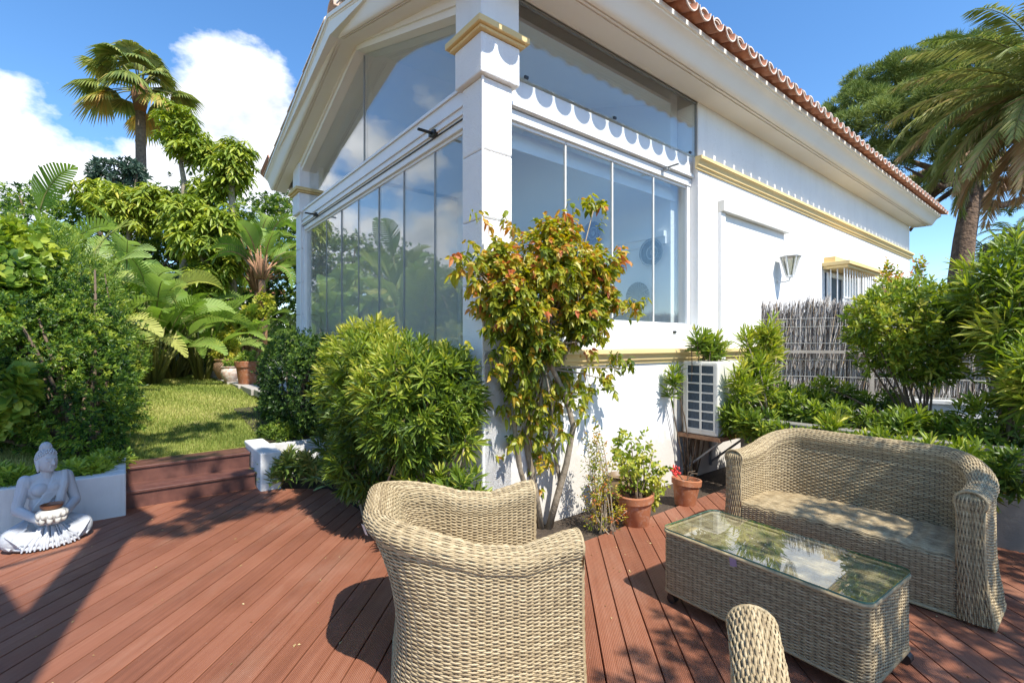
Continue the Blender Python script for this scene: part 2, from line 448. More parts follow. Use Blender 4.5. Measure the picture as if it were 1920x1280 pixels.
# ---- steps
st = empty('garden_steps', W(-1.49, 2.43), ROT, 'pair of red brown deck board steps up to the lawn', 'steps')
s = MB(); s.box(-.49, .49, 0.003, .02, .0, .125); s.build('riser', M['step'], st)
s = MB(); s.box(-.495, .495, -.012, .136, .126, .15).box(-.495, .495, .14, .29, .126, .15); s.build('tread', M['step'], st, bevel=.004)
s = MB(); s.box(-.49, .49, .283, .30, .15, .275); s.build('riser', M['step'], st)
s = MB(); s.box(-.495, .495, .268, .416, .276, .30).box(-.495, .495, .42, .56, .276, .30); s.build('tread', M['step'], st, bevel=.004)

# ---- planter walls
pw = empty('planter_wall', W(-2.1, 2.25), ROT, 'white rendered planter wall behind the seated statue left of the steps', 'wall')
s = MB(); s.box(-8, .12, 0, .13, -.08, .345); s.build('front_wall', M['planter'], pw, bevel=.01)
s = MB(); s.box(-.02, .118, .133, .85, -.08, .347); s.build('return_wall', M['planter'], pw, bevel=.01)
pr = empty('step_pier', W(-.9, 2.66), ROT, 'low white pier flanking the steps on the side of the aloe', 'wall')
s = MB(); s.box(-.085, .10, -.40, .42, -.05, .36); s.build('pier_block', M['planter'], pr, bevel=.012)
lw = MB(); lw.box(-.80, -.0, 2.92, 3.04, -.05, .31)
tag(lw.build('bed_wall', M['planter'], loc=W(0, 0), rz=ROT, bevel=.01), 'short low white wall behind the aloe clump', 'wall')

# ---- terrace slab with the row of pots
ts = MB()
for k in range(9):
    ts.box(-.37-.035*k, .3 if k else .6, 5.0+k*.95, 5.93+k*.95, .56, .665)
tag(ts.build('terrace_edge', M['stone'], loc=W(0, 0), rz=ROT, bevel=.008), kind='structure')
ts = MB(); ts.box(.34, 2.7, 4.9, 13.5, .4, .655)
tag(ts.build('terrace_floor', M['stone'], loc=W(0, 0), rz=ROT), kind='structure')

# ================================================================ HOUSE
house = empty('white_house', W(0, 0), ROT, 'white rendered villa with glazed gable porch, ochre mouldings and clay tile roof', 'house')
BL, GW = 11.62, 4.85        # length of the long wall, width of the gable
ZS = 4.02                   # soffit
SLOPE = .375
# walls (local x = along the long wall, y = along the gable)
w = MB()
w.box(.02, 2.85, 0.0, .16, -.1, 1.352)                       # parapet under the side window
w.box(2.85, BL, 0.0, .25, -.1, ZS)                         # long wall
w.box(BL-.25, BL-.001, .251, GW, -.1, ZS)
w.box(2.851, BL-.251, GW-.25, GW-.001, -.1, ZS)
w.build('wall', M['white'], house)
w = MB(); w.box(2.72, 2.849, .252, GW-.002, .6, 4.9); w.build('porch_back_wall', M['interior'], house)
w = MB(); w.box(2.69, 2.716, .30, GW-.3, 2.52, 2.66).box(2.66, 2.69, .30, GW-.3, 2.60, 2.66); w.build('interior_cornice', M['interior'], house)
w = MB(); w.box(.06, 2.70, .17, GW-.03, .56, .68); w.build('porch_floor', M['floor_in'], house)
w = MB(); w.box(.02, .16, .165, GW, -.1, .70); w.build('porch_plinth', M['white'], house)
w = MB(); w.box(.28, 2.72, GW-.2, GW-.02, .68, 4.0); w.build('porch_side_wall', M['interior'], house)
# inner door to the house
dr = MB(); 
for (y0, y1) in ((3.0, 3.07), (3.85, 3.92), (4.45, 4.52)): dr.box(2.66, 2.715, y0, y1, .69, 2.45)
dr.box(2.662, 2.713, 3.071, 3.849, 2.38, 2.45).box(2.662, 2.713, 3.921, 4.449, 2.38, 2.45)
dr.box(2.662, 2.713, 3.071, 3.849, 1.55, 1.60).box(2.662, 2.713, 3.921, 4.449, 1.55, 1.60)
do = dr.build('inner_door', M['alu'], house, bevel=.004)
p = MB(); p.box(2.69, 2.70, 3.071, 4.449, .69, 2.38); p.build('pane', mat_glass('door glass', .25, (.35, .38, .4)), do)

def column(y0, y1, x1, nm='column'):
    c = MB(); 
    for z0_, z1_ in ((-.1, 1.83), (1.834, 2.30), (2.304, 2.79), (2.794, 3.31)): c.box(0, x1, y0, y1, z0_, z1_)
    o = c.build(nm, M['column'], house, bevel=.012)
    e = .04
    k = MB(); k.box(-e, x1+e, y0-e, y1+e, 3.312, 3.595); k.build('capital', M['column'], o, bevel=.01)
    k = MB(); k.box(-e-.055, x1+e+.055, y0-e-.055, y1+e+.055, 3.62, 3.668).box(-e-.03, x1+e+.03, y0-e-.03, y1+e+.03, 3.596, 3.6195)
    k.build('collar_moulding', M['yellow'], o, bevel=.006)
    k = MB(); k.box(-e+.003, x1+e-.003, y0-e+.003, y1+e-.003, 3.669, 4.03); k.build('column_neck', M['white'], o, bevel=.01)
    # corner beads
    k = MB(); k.tube([(-.002, y0-.002, 1.0), (-.002, y0-.002, 3.31)], .009, 8); k.build('corner_bead', M['white'], o, smooth=True)
    return o
column(0, .27, .27)
column(GW-.27, GW, .27)
# sill moulding + wall moulding
def mould(x0, x1, z0, nm='moulding'):
    m = MB()
    prof = [(0, 0), (.018, 0), (.022, .03), (.038, .034), (.042, .06), (.055, .085), (.075, .095), (.075, .128), (0, .132)]
    rows = []
    for x in (x0, x1): rows.append([(x, -o, z0+z) for o, z in prof])
    m.sweep(prof, rows)
    n = len(prof)
    m.add([(x0, -o, z0+z) for o, z in prof], [tuple(range(n))]); m.add([(x1, -o, z0+z) for o, z in prof], [tuple(range(n))[::-1]])
    return m.build(nm, M['yellow'], house, smooth=False)
mould(.30, 2.849, 1.22); mould(2.8495, BL+.06, 1.221); mould(2.79, BL+.07, 3.285)
# ---- side window (sliding screen, upper pane)
def pxb(px, out=0.0):     # position along the long wall seen at a column of the photo
    r = (px-CX)/F
    p0 = C0 - out*AX
    return float((p0[0]-r*p0[1])/(r*BX[1]-BX[0]))
def pxa(px, out=0.0):
    r = (px-CX)/F
    p0 = C0 - out*BX
    return float((p0[0]-r*p0[1])/(r*AX[1]-AX[0]))
sw = empty('side_window', (0, 0, 0)); sw.parent = house
IN = .13
fr = MB()
fr.box(.272, 2.845, IN-.07, IN+.03, 3.21, 3.43)       # header beam
fr.box(.272, 2.845, IN-.085, IN-.0705, 3.215, 3.245)
fr.box(.272, 2.845, IN-.05, IN+.03, 3.125, 3.208)      # track
fr.box(.272, 2.845, IN-.07, IN+.03, 1.54, 1.60)
fr.box(.272, 2.845, IN-.125, IN+.025, 1.356, 1.538)       # sill
fr.box(2.785, 2.846, IN-.04, IN+.028, 1.602, 3.124)
fr.box(.272, .315, IN-.04, IN+.028, 1.602, 3.124)
fr.build('frame', M['alu'], sw, bevel=.004)
k = MB(); k.box(.272, 2.84, IN-.052, IN-.0505, 3.200, 3.207); k.build('track_gap', M['grey'], sw)
k = MB(); k.box(.28, 2.845, .02, .035, 3.432, ZS-.002); k.build('upper_pane', M['glass'], sw)
k = MB(); k.box(.275, 2.849, .012, .038, ZS-.016, ZS-.001).box(2.838, 2.849, .012, .038, 3.433, ZS-.017); k.build('seal', M['grey'], sw)
bd = [.315] + [pxb(x, -.10) for x in (1062, 1150, 1227)] + [2.785]
for i in range(4):
    e_ = random.uniform(-.004, .004); k = MB(); k.prism([(bd[i]+.004, IN-.018+e_), (bd[i+1]-.004, IN-.018-e_), (bd[i+1]-.004, IN-.010-e_), (bd[i]+.004, IN-.010+e_)], 1.625, 3.10); pn = k.build('glass_panel', M['glass'], sw)
    for z_ in (1.601, 3.098): k = MB(); k.box(bd[i]+.004, bd[i+1]-.004, IN-.026, IN-.002, z_, z_+.025); k.build('panel_rail', M['alu'], sw)
k = MB()
for x in bd[1:4]: k.box(x-.009, x+.009, IN-.022, IN-.006, 1.627, 3.097)
k.build('panel_joint', M['cream'], sw)
for x in (.40, 1.45, 2.70): k = MB(); k.box(x, x+.035, .004, .0195, 3.434, 3.454); k.build('pane_clip', M['black'], sw)
k = MB(); k.box(2.28, 2.33, IN-.12, IN-.0705, 3.165, 3.2).box(2.295, 2.315, IN-.24, IN-.12, 3.185, 3.2); k.build('catch', M['grey'], sw, bevel=.003)
k = MB(); k.box(2.38, 2.43, IN-.135, IN-.1255, 1.515, 1.537); k.build('lock', M['black'], sw)
# rolled blind just inside
k = MB(); k.box(.35, 2.78, IN+.10, IN+.115, 2.98, 3.12); k.build('roller_blind', M['alu'], sw)

# ---- gable screen
gs = empty('gable_window', (0, 0, 0)); gs.parent = house
y0, y1 = .272, GW-.272
fr = MB()
fr.box(.02, .10, y0, y1, 3.12, 3.375)
fr.box(.004, .019, y0, y1, 3.135, 3.16).box(.004, .019, y0, y1, 3.20, 3.215).box(.004, .019, y0, y1, 3.33, 3.355)
fr.box(.03, .11, y0, y1, 3.055, 3.118)
fr.box(.03, .11, y0, y1, .702, .76)
fr.box(.03, .11, y1-.05, y1, .761, 3.054)
fr.box(.03, .11, y0, y0+.04, .761, 3.054)
fr.build('frame', M['alu'], gs, bevel=.004)
k = MB(); k.box(.018, .0295, y0, y1, 3.112, 3.119); k.build('track_gap', M['black'], gs)
gd = [y0+.04] + [pxa(x, -.06) for x in (815, 757, 710, 672, 640, 612)] + [y1-.05]
for i in range(len(gd)-1):
    e_ = random.uniform(-.004, .004); k = MB(); k.prism([(.062+e_, gd[i]+.004), (.070+e_, gd[i]+.004), (.070-e_, gd[i+1]-.004), (.062-e_, gd[i+1]-.004)], .785, 3.03); pn = k.build('glass_panel', M['glass'], gs)
for z_ in (.761, 3.0285): k = MB(); k.box(.054, .078, y0+.04, y1-.05, z_, z_+.025); k.build('panel_rail', M['alu'], gs)
k = MB()
for x in gd[1:-1]: k.box(.058, .074, x-.007, x+.007, .787, 3.027)
k.build('panel_joint', M['grey'], gs)
for x in (pxa(812), pxa(592)):
    k = MB(); k.box(-.02, .019, x-.045, x+.045, 3.12, 3.16).box(-.14, -.02, x-.012, x+.012, 3.13, 3.148)
    k.build('catch', M['black'], gs, bevel=.003)
# upper gable glass, recessed between the raking beams
mid = GW/2
def rake(y, off=0.0): return 3.97 + .345*min(y, GW-y) + off
GR = .10
v = [(GR, .29, 3.377), (GR, GW-.29, 3.377), (GR, GW-.29, rake(.29, -.16)), (GR, mid, rake(mid, -.16)), (GR, .29, rake(.29, -.16))]
v2 = [(x+.012, y, z) for x, y, z in v]
k = MB(); k.add(v+v2, [(0, 1, 2, 3, 4), (9, 8, 7, 6, 5)]+[(i, (i+1) % 5, 5+(i+1) % 5, 5+i) for i in range(5)])
k.build('upper_pane', M['glass'], gs)
k = MB(); k.box(.088, .099, mid+.0, mid+.008, 3.378, rake(mid, -.18)); k.build('pane_joint', M['grey'], gs)
for x in (.35, pxa(722), pxa(628), 4.3): k = MB(); k.box(.085, .0985, x, x+.035, 3.379, 3.399); k.build('pane_clip', M['black'], gs)
# raking head (white frame under the verge)
def rake_prism(x0, x1, o0, o1, nm, mat, par, ylo=.02, yhi=GW-.02, bevel=0):
    pts = [(ylo, rake(ylo, o0)), (mid, rake(mid, o0)), (yhi, rake(yhi, o0)), (yhi, rake(yhi, o1)), (mid, rake(mid, o1)), (ylo, rake(ylo, o1))]
    v = [(x0, y, z) for y, z in pts]+[(x1, y, z) for y, z in pts]
    k = MB(); k.add(v, [(0, 1, 4, 5), (1, 2, 3, 4), (11, 10, 7, 6), (10, 9, 8, 7), (0, 6, 7, 1), (1, 7, 8, 2), (2, 8, 9, 3), (3, 9, 10, 4), (4, 10, 11, 5), (5, 11, 6, 0)])
    return k.build(nm, mat, par, bevel=bevel)
rake_prism(.0, .22, -.16, .07, 'raking_beam', M['soffit'], house, .27, GW-.27)
rake_prism(-.02, -.001, -.10, .02, 'raking_trim', M['soffit'], house, .20, GW-.20)

# ---- cornice, swept round gable and both eaves
PROF = [(-.002, 0), (.235, 0), (.237, .014), (.252, .014), (.254, 0), (.272, 0), (.274, .014), (.289, .014), (.291, .0), (.315, .004),
        (.335, .018), (.352, .04), (.368, .07), (.385, .10), (.405, .128), (.428, .148), (.452, .158), (.455, .172), (.475, .174), (.477, .215), (-.002, .216)]
def cornice_rows(frames): # frames: function (o,h)->xyz
    return [[f(o, h) for o, h in PROF] for f in frames]
def eave_z(o): return 0
k = MB()
fr_e = [lambda o, h: (BL+.24+o*.25, -o, ZS+h), lambda o, h: (-o, -o, ZS+h)]
k.sweep(PROF, cornice_rows(fr_e)); n = len(PROF)
k.add([fr_e[0](o, h) for o, h in PROF], [tuple(range(n))])
eo = k.build('eave_cornice', M['soffit'], house, smooth=True)
k = MB()
VO = .66; VS = .297; VZ = 3.975; VE = .58
fr_g = [lambda o, h: (-o*VO, -o, ZS+h-.0), lambda o, h: (-o*VO, 0.0, VZ+h), lambda o, h: (-o*VO, mid, VZ+VS*mid+h), lambda o, h: (-o*VO, GW, VZ+h), lambda o, h: (-o*VO, GW+VE, VZ+h-VS*VE)]
k.sweep(PROF, cornice_rows(fr_g)); k.add([fr_g[-1](o, h) for o, h in PROF], [tuple(range(n))]); k.build('verge_cornice', M['soffit'], house, smooth=True)
k = MB()
fr_l = [lambda o, h: (.0, GW+.1+o, VZ+h-VS*VE), lambda o, h: (BL, GW+.1+o, VZ+h-VS*VE)]
k.sweep(PROF, cornice_rows(fr_l)); k.build('eave_cornice', M['soffit'], house, smooth=True)
# roof body under the tiles
EO = .44
ZR = ZS+.218
RS = (VZ+VS*mid+.22-ZR)/(mid+EO)
def roof_z(y): return ZR + RS*(y+EO) if y < mid else ZR + RS*(mid+EO) - VS*(y-mid)
k = MB()
x0, x1 = -.29, BL+.34
pts = [(-EO, ZR-.001), (mid, roof_z(mid)-.22), (GW+VE, roof_z(GW+VE)-.02), (GW+VE, roof_z(GW+VE)), (mid, roof_z(mid)), (-EO, ZR)]
v = [(x0, y, z) for y, z in pts]+[(x1, y, z) for y, z in pts]
k.add(v, [(0, 1, 4, 5), (1, 2, 3, 4), (11, 10, 7, 6), (10, 9, 8, 7)]+[(i, (i+1) % 6, 6+(i+1) % 6, 6+i) for i in range(6)])
rf = k.build('roof', M['soffit'], house)
# ceiling of the porch
rake_prism(.225, 2.72, -.002, .03, 'porch_ceiling', M['interior'], house, .24, GW-.24)
# barrel tiles: channels and caps
def half_tile(mb, x, y, z, L, r0, r1, up, dy, dz, th=.014, n=9, axis='y'):
    vs = []
    for (t, r) in ((0, r0), (1, r1)):
        for rr in (r, r-th):
            for i in range(n+1):
                a = PI*i/n
                cx = math.cos(a)*rr; cz = math.sin(a)*rr*(1 if up else -1)
                if axis == 'y': vs.append((x+cx, y+dy*L*t, z+cz+dz*L*t))
                else: vs.append((x+dy*L*t, y+cx, z+cz+dz*L*t))
    m = n+1; fs = []
    for i in range(n):
        fs += [(i, i+1, 2*m+i+1, 2*m+i), (m+i, 3*m+i, 3*m+i+1, m+i+1), (i, m+i, m+i+1, i+1), (2*m+i, 2*m+i+1, 3*m+i+1, 3*m+i)]
    fs += [(0, 2*m, 3*m, m), (n, m+n, 3*m+n, 2*m+n)]
    mb.add(vs, fs)
TP = .222
nt_ = int((BL+.60)/TP)
dzs = RS
for side in (0, 1):
    ch, cp = MB(), MB()
    courses = 13 if side == 0 else 13
    for r in range(courses):
        if side == 0 and -.515+r*.36+.44 > mid+.05: continue
        if side == 1 and GW+.62-r*.36-.44 < mid-.05: continue
        for i in range(nt_+1):
            x = -.26+i*TP
            yy = r*.36
            jx = random.uniform(-.010, .010); jz = random.uniform(-.006, .008)
            if side == 0:
                if r < 2: half_tile(ch, x+jx, -.585+yy, ZR+.075+jz+yy*dzs, .44, .094, .080, False, 1, dzs)
                if i < nt_: half_tile(cp, x+TP/2+jx, -.515+yy, ZR+.082+jz+yy*dzs, .44, .084, .070, True, 1, dzs)
            elif r < 13 and i % 1 == 0:
                if r < 1: half_tile(ch, x+jx, GW+.64-yy, roof_z(GW+.64-yy)+.08+jz, .44, .094, .080, False, -1, VS)
                if i < nt_: half_tile(cp, x+TP/2+jx, GW+.62-yy, roof_z(GW+.62-yy)+.08+jz, .44, .084, .070, True, -1, VS, n=6)
    if side == 0:
        for i in range(nt_):
            x = -.26+i*TP+TP/2; cp.add([(x+.074*math.cos(PI*t/8), -.50, ZR+.082+.074*math.sin(PI*t/8)) for t in range(9)], [tuple(range(9))])
    ch.build('channel_tiles', M['tile'], rf, smooth=True)
    cp.build('cap_tiles', M['tile_top'], rf, smooth=True)
# verge tiles running up the rake
for sgn in (0, 1):
    vt = MB()
    for i in range(9):
        y = -.45+i*.36 if sgn == 0 else GW+.60-i*.36
        if (sgn == 0 and y > mid-.44) or (sgn == 1 and y < mid+.44): continue
        half_tile(vt, -.27, y, roof_z(y)+.012, .42, .062, .050, True, 1 if sgn == 0 else -1, RS if sgn == 0 else VS)
    vt.build('verge_tiles', M['tile_pale'], rf, smooth=True)
lp = MB()  # pale lips: sunlight on the tile edges put into the colour
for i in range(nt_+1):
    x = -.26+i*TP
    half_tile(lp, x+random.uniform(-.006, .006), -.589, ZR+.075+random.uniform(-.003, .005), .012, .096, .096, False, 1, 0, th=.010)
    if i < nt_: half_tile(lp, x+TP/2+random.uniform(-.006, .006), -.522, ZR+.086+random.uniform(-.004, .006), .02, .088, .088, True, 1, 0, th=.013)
lp.build('sunlit_tile_lips', M['tile_pale'], rf, smooth=True)
k = MB()
for i in range(27): half_tile(k, -.28+i*.44, mid, roof_z(mid)+.06, .46, .11, .10, True, 1, 0, axis='x')
k.build('ridge_tiles', M['tile_top'], rf, smooth=True)

# ---- shutter housing and side guide on the long wall
k = MB(); k.box(3.27, 5.04, -.075, .0-.001, 2.90, 3.03); sh = k.build('shutter_box', M['cream'], house, bevel=.006)
k = MB(); k.box(3.27, 3.37, -.04, -.001, .66, 2.899).box(3.40, 5.0, -.012, -.001, .66, 2.899); k.build('shutter_guide', M['white'], sh, bevel=.004)
# ---- grilled window with ochre canopy
gw = empty('grilled_window', (0, 0, 0)); gw.parent = house
k = MB(); k.box(6.55, 7.95, -.02, -.001, 1.2, 2.52); k.build('pane', M['coil'], gw)
k = MB()
for (a_, b_, c_, d_) in ((6.55, 6.63, 1.2, 2.52), (7.87, 7.95, 1.2, 2.52), (7.2, 7.3, 1.2, 2.45)): k.box(a_, b_, -.045, -.0205, c_, d_)
k.box(6.631, 7.869, -.045, -.0205, 2.452, 2.52).box(7.30, 7.86, -.035, -.0206, 1.2, 2.45); k.build('frame', M['alu'], gw, bevel=.003)
k = MB(); k.box(6.45, 8.05, -.34, -.001, 2.56, 2.60).box(6.42, 8.08, -.37, -.001, 2.602, 2.66).box(6.5, 8.0, -.16, -.001, 2.662, 2.75); k.build('canopy', M['yellow'], gw, bevel=.006)
k = MB()
for i in range(13):
    x = 6.52+i*(7.98-6.52)/12; k.tube([(x, -.27, 1.12), (x, -.27, 2.559)], .009, 6)
for z in (1.15, 2.1): k.box(6.50, 8.0, -.279, -.261, z, z+.02)
for x in (6.52, 7.98):
    for y in (-.18, -.09): k.tube([(x, y, 1.12), (x, y, 2.559)], .009, 6)
k.build('grille', M['alu'], gw)

# ================================================================ WALL LAMP
lb = 4.80
lamp = empty('wall_lantern', W(lb, 0, 2.42), ROT, 'white metal lantern with tapered glass mounted on the long white wall', 'lantern')
k = MB(); k.tube([(0, -.005, -.16), (0, -.03, -.19), (0, -.10, -.20), (0, -.16, -.185), (0, -.17, -.14)], .011, 8); k.box(-.03, .03, -.012, -.001, -.22, -.05)
k.build('bracket', M['alu'], lamp, smooth=True)
k = MB(); k.lathe([(.045, -.15), (.05, -.135), (.045, -.12)], (0, -.17, 0), 6); k.build('lamp_base', M['alu'], lamp)
k = MB(); k.lathe([(.135, .12), (.14, .13), (.10, .16), (.05, .195), (.02, .205), (.012, .23), (.018, .24), (.004, .255)], (0, -.17, 0), 6)
k.build('lamp_cap', M['alu'], lamp, bevel=.002)
k = MB()
for i in range(6):
    t = 2*PI*i/6
    k.tube([(.048*math.cos(t), -.17+.048*math.sin(t), -.125), (.118*math.cos(t), -.17+.118*math.sin(t), .122)], .008, 5)
k.build('lamp_frame', M['alu'], lamp)
k = MB(); k.lathe([(.040, -.118), (.108, .118)], (0, -.17, 0), 6, caps=False); k.build('lamp_glass', mat_glass('lantern glass', .15, (.6, .6, .55)), lamp)

# ================================================================ AIR CONDITIONER
ac = empty('air_conditioner', W(2.42, -.08, .51), ROT, 'cream outdoor air conditioning unit bracketed to the white house wall', 'air conditioner')
k = MB(); k.box(0, .78, -.37, 0, 0, .72); bo = k.build('casing', M['cream'], ac, bevel=.015)
k = MB(); k.box(-.004, -.0005, -.345, -.06, .05, .69); k.build('coil', M['coil'], ac)
k = MB()
for i in range(8): z = .045+i*.0905; k.box(-.012, -.0042, -.35, -.055, z, z+.016)
for y in (-.355, -.212, -.067): k.box(-.016, -.0122, y, y+.022, .04, .70)
k.build('intake_grille', M['cream'], ac, bevel=.002)
k = MB(); k.lathe([(.25, 0), (.26, .012)], (0, 0, 0), 32)
fo = k.build('fan_ring', M['cream'], ac, smooth=True); fo.location = (.45, -.371, .36); fo.rotation_euler = (PI/2, 0, 0)
k = MB()
for i in range(14): k.tube([(.21, -.384, .12+i*.036), (.69, -.384, .12+i*.036)], .003, 5)
k.build('fan_guard', M['black'], ac)
k = MB(); k.box(.62, .76, -.3755, -.3705, .30, .62); k.build('sticker', M['paper'], ac)
k = MB(); k.box(-.01, .80, -.40, .06, -.045, -.004); k.build('shelf', M['rust'], ac, bevel=.003)
k = MB()
for x in (.10, .66): k.tube([(x, -.36, -.05), (x, .07, -.42)], .012, 6); k.box(x-.012, x+.012, .05, .078, -.45, -.046)
k.build('bracket', M['grey'], ac)
k = MB(); k.tube([(-.03, .06, .62), (-.03, .065, .2), (-.02, .07, -.1), (-.01, .07, -.3)], .014, 8); k.build('pipe', M['cream'], ac, smooth=True)

# ================================================================ PLATES ON THE PORCH WALL
def plate(px, py, r, label, mat):
    # on the back wall (plane x=2.72 of the house frame)
    b = 2.69; rr = (px-CX)/F
    p0 = C0 + b*BX
    a = float((p0[0]-rr*p0[1])/(rr*AX[1]-AX[0])); Y = p0[1]+a*AX[1]
    z = H+(HY-py)/F*Y
    e = empty('wall_plate', W(b, a, z), ROT-PI/2, label, 'plate', 'decorated plates on the porch wall')
    k = MB(); k.lathe([(.03*r/.2, .0), (r*.45, .004), (r*.55, .010), (r*.97, .028), (r, .031), (r*.97, .020), (r*.5, -.004), (.01, -.006)], (0, 0, 0), 40)
    o = k.build('plate_dish', mat, e, smooth=True)
    for v_ in o.data.vertices:
        x, y, z_ = v_.co; v_.co = (x, -z_-.01, y)
    return e
plate(1224, 474, .155, 'dark rimmed plate with pale rings, upper one by the right window edge', mat_plate('ringed plate', (.018, .02, .024), (.34, .36, .37), True))
plate(1199, 556, .165, 'dark ribbed plate with radiating spokes, hanging below the ringed plate', mat_plate('ribbed plate', (.012, .014, .02), (.09, .10, .12), False))
plate(1113, 438, .15, 'blue glazed plate hanging above the bougainvillea', mat_plate('blue plate', (.06, .08, .22), (.20, .25, .40), True))
plate(1163, 493, .10, 'small blue plate between the larger wall plates', mat_plate('small blue plate', (.05, .07, .2), (.16, .2, .38), True))
# ================================================================ WICKER
def seclen(P): return np.concatenate([[0], np.cumsum(np.linalg.norm(np.diff(P, axis=0), axis=1))])
def weave(Pf, Lu, Lv, ps=.0265, pr=.0067, amp=.0028, sub=4, u0=0.0, flip=1, closed=False):
    """Pf(u,v)->(...,3) vectorised; strands run along u, stakes along v. returns strand V,F and stake V,F"""
    nst = max(2, int(round(Lu/ps))); nr = max(2, int(round(Lv/pr)))
    if closed and nst % 2: nst += 1
    us = np.linspace(0, 1, nst*sub+1); vs = (np.arange(nr)+.5)/nr
    U, Vv = np.meshgrid(us, vs)
    P = Pf(U, Vv); e = 1e-3
    Pu = Pf(np.clip(U+e, 0, 1), Vv)-Pf(np.clip(U-e, 0, 1), Vv)
    dv = .5/nr*.9
    Pv = (Pf(U, np.clip(Vv+dv, 0, 1))-Pf(U, np.clip(Vv-dv, 0, 1)))/(2*.9)   # half row pitch vector
    N = np.cross(Pu, Pv)*flip; N /= np.linalg.norm(N, axis=-1, keepdims=True)+1e-12
    hv = np.linalg.norm(Pv, axis=-1, keepdims=True)
    Vd = Pv/(hv+1e-12); hw = np.minimum(hv*2, .0065)*.6
    hw = np.maximum(hw, hv*.86)
    j = np.arange(nr)[:, None]
    k = U*nst
    w = amp*np.cos(PI*k+PI*j)
    w = w*(1.15-.15*np.cos(2*PI*k))
    w = w + rng.normal(0, .0004, (nr, 1))
    jit = rng.normal(0, .0005, (nr, len(us)))
    th = R(1)*np.array([-100, -45, 0, 45, 100])
    rows_ = []
    for t in th:
        rows_.append(P+Vd*(hw*np.sin(t)+jit[..., None])+N*((w+.0026*np.cos(t))[..., None]))
    A = np.stack(rows_, 2)               # nr, nu, 5, 3
    nu = len(us); c = len(th)
    V = A.reshape(-1, 3)
    jj, ii, cc = np.meshgrid(np.arange(nr), np.arange(nu-1), np.arange(c-1), indexing='ij')
    b = (jj*nu+ii)*c+cc
    Fc = np.stack([b, b+c, b+c+1, b+1], -1).reshape(-1, 4)
    # stakes
    ks = np.arange(nst+1)/nst; vv = np.linspace(0, 1, max(4, nr//3))
    Uk, Vk = np.meshgrid(ks, vv, indexing='ij'); Ps = Pf(Uk, Vk)
    Pu_ = Pf(np.clip(Uk+e, 0, 1), Vk)-Pf(np.clip(Uk-e, 0, 1), Vk); Pv_ = Pf(Uk, np.clip(Vk+e, 0, 1))-Pf(Uk, np.clip(Vk-e, 0, 1))
    Nn = np.cross(Pu_, Pv_)*flip; Nn /= np.linalg.norm(Nn, axis=-1, keepdims=True)+1e-12
    Ud = Pu_/(np.linalg.norm(Pu_, axis=-1, keepdims=True)+1e-12)
    S = np.stack([Ps-Ud*.005-Nn*.0026, Ps-Ud*.003+Nn*.0005, Ps+Ud*.003+Nn*.0005, Ps+Ud*.005-Nn*.0026], 2)
    n1, n2 = Uk.shape
    a_, b_, c_ = np.meshgrid(np.arange(n1), np.arange(n2-1), np.arange(3), indexing='ij')
    q = (a_*n2+b_)*4+c_
    Fs = np.stack([q, q+4, q+5, q+1], -1).reshape(-1, 4)
    # dark lining right behind the strands so that the gaps read as depth
    return (V, Fc), (S.reshape(-1, 3), Fs)
def wv_build(name, parts, parent, mat=None):
    V = []; Fc = []; n = 0; Vs = []; Fs = []; m = 0
    for (v, f), (sv, sf) in parts:
        V.append(v); Fc.append(f+n); n += len(v); Vs.append(sv); Fs.append(sf+m); m += len(sv)
    o = np_mesh(name, np.concatenate(V), np.concatenate(Fc), mat or M['wicker'], parent)
    s = np_mesh('stakes', np.concatenate(Vs), np.concatenate(Fs), M['stake'], o)
    return o
def interp(x, xp, fp):   # vector valued
    return np.stack([np.interp(x, xp, fp[:, i]) for i in range(fp.shape[1])], -1)

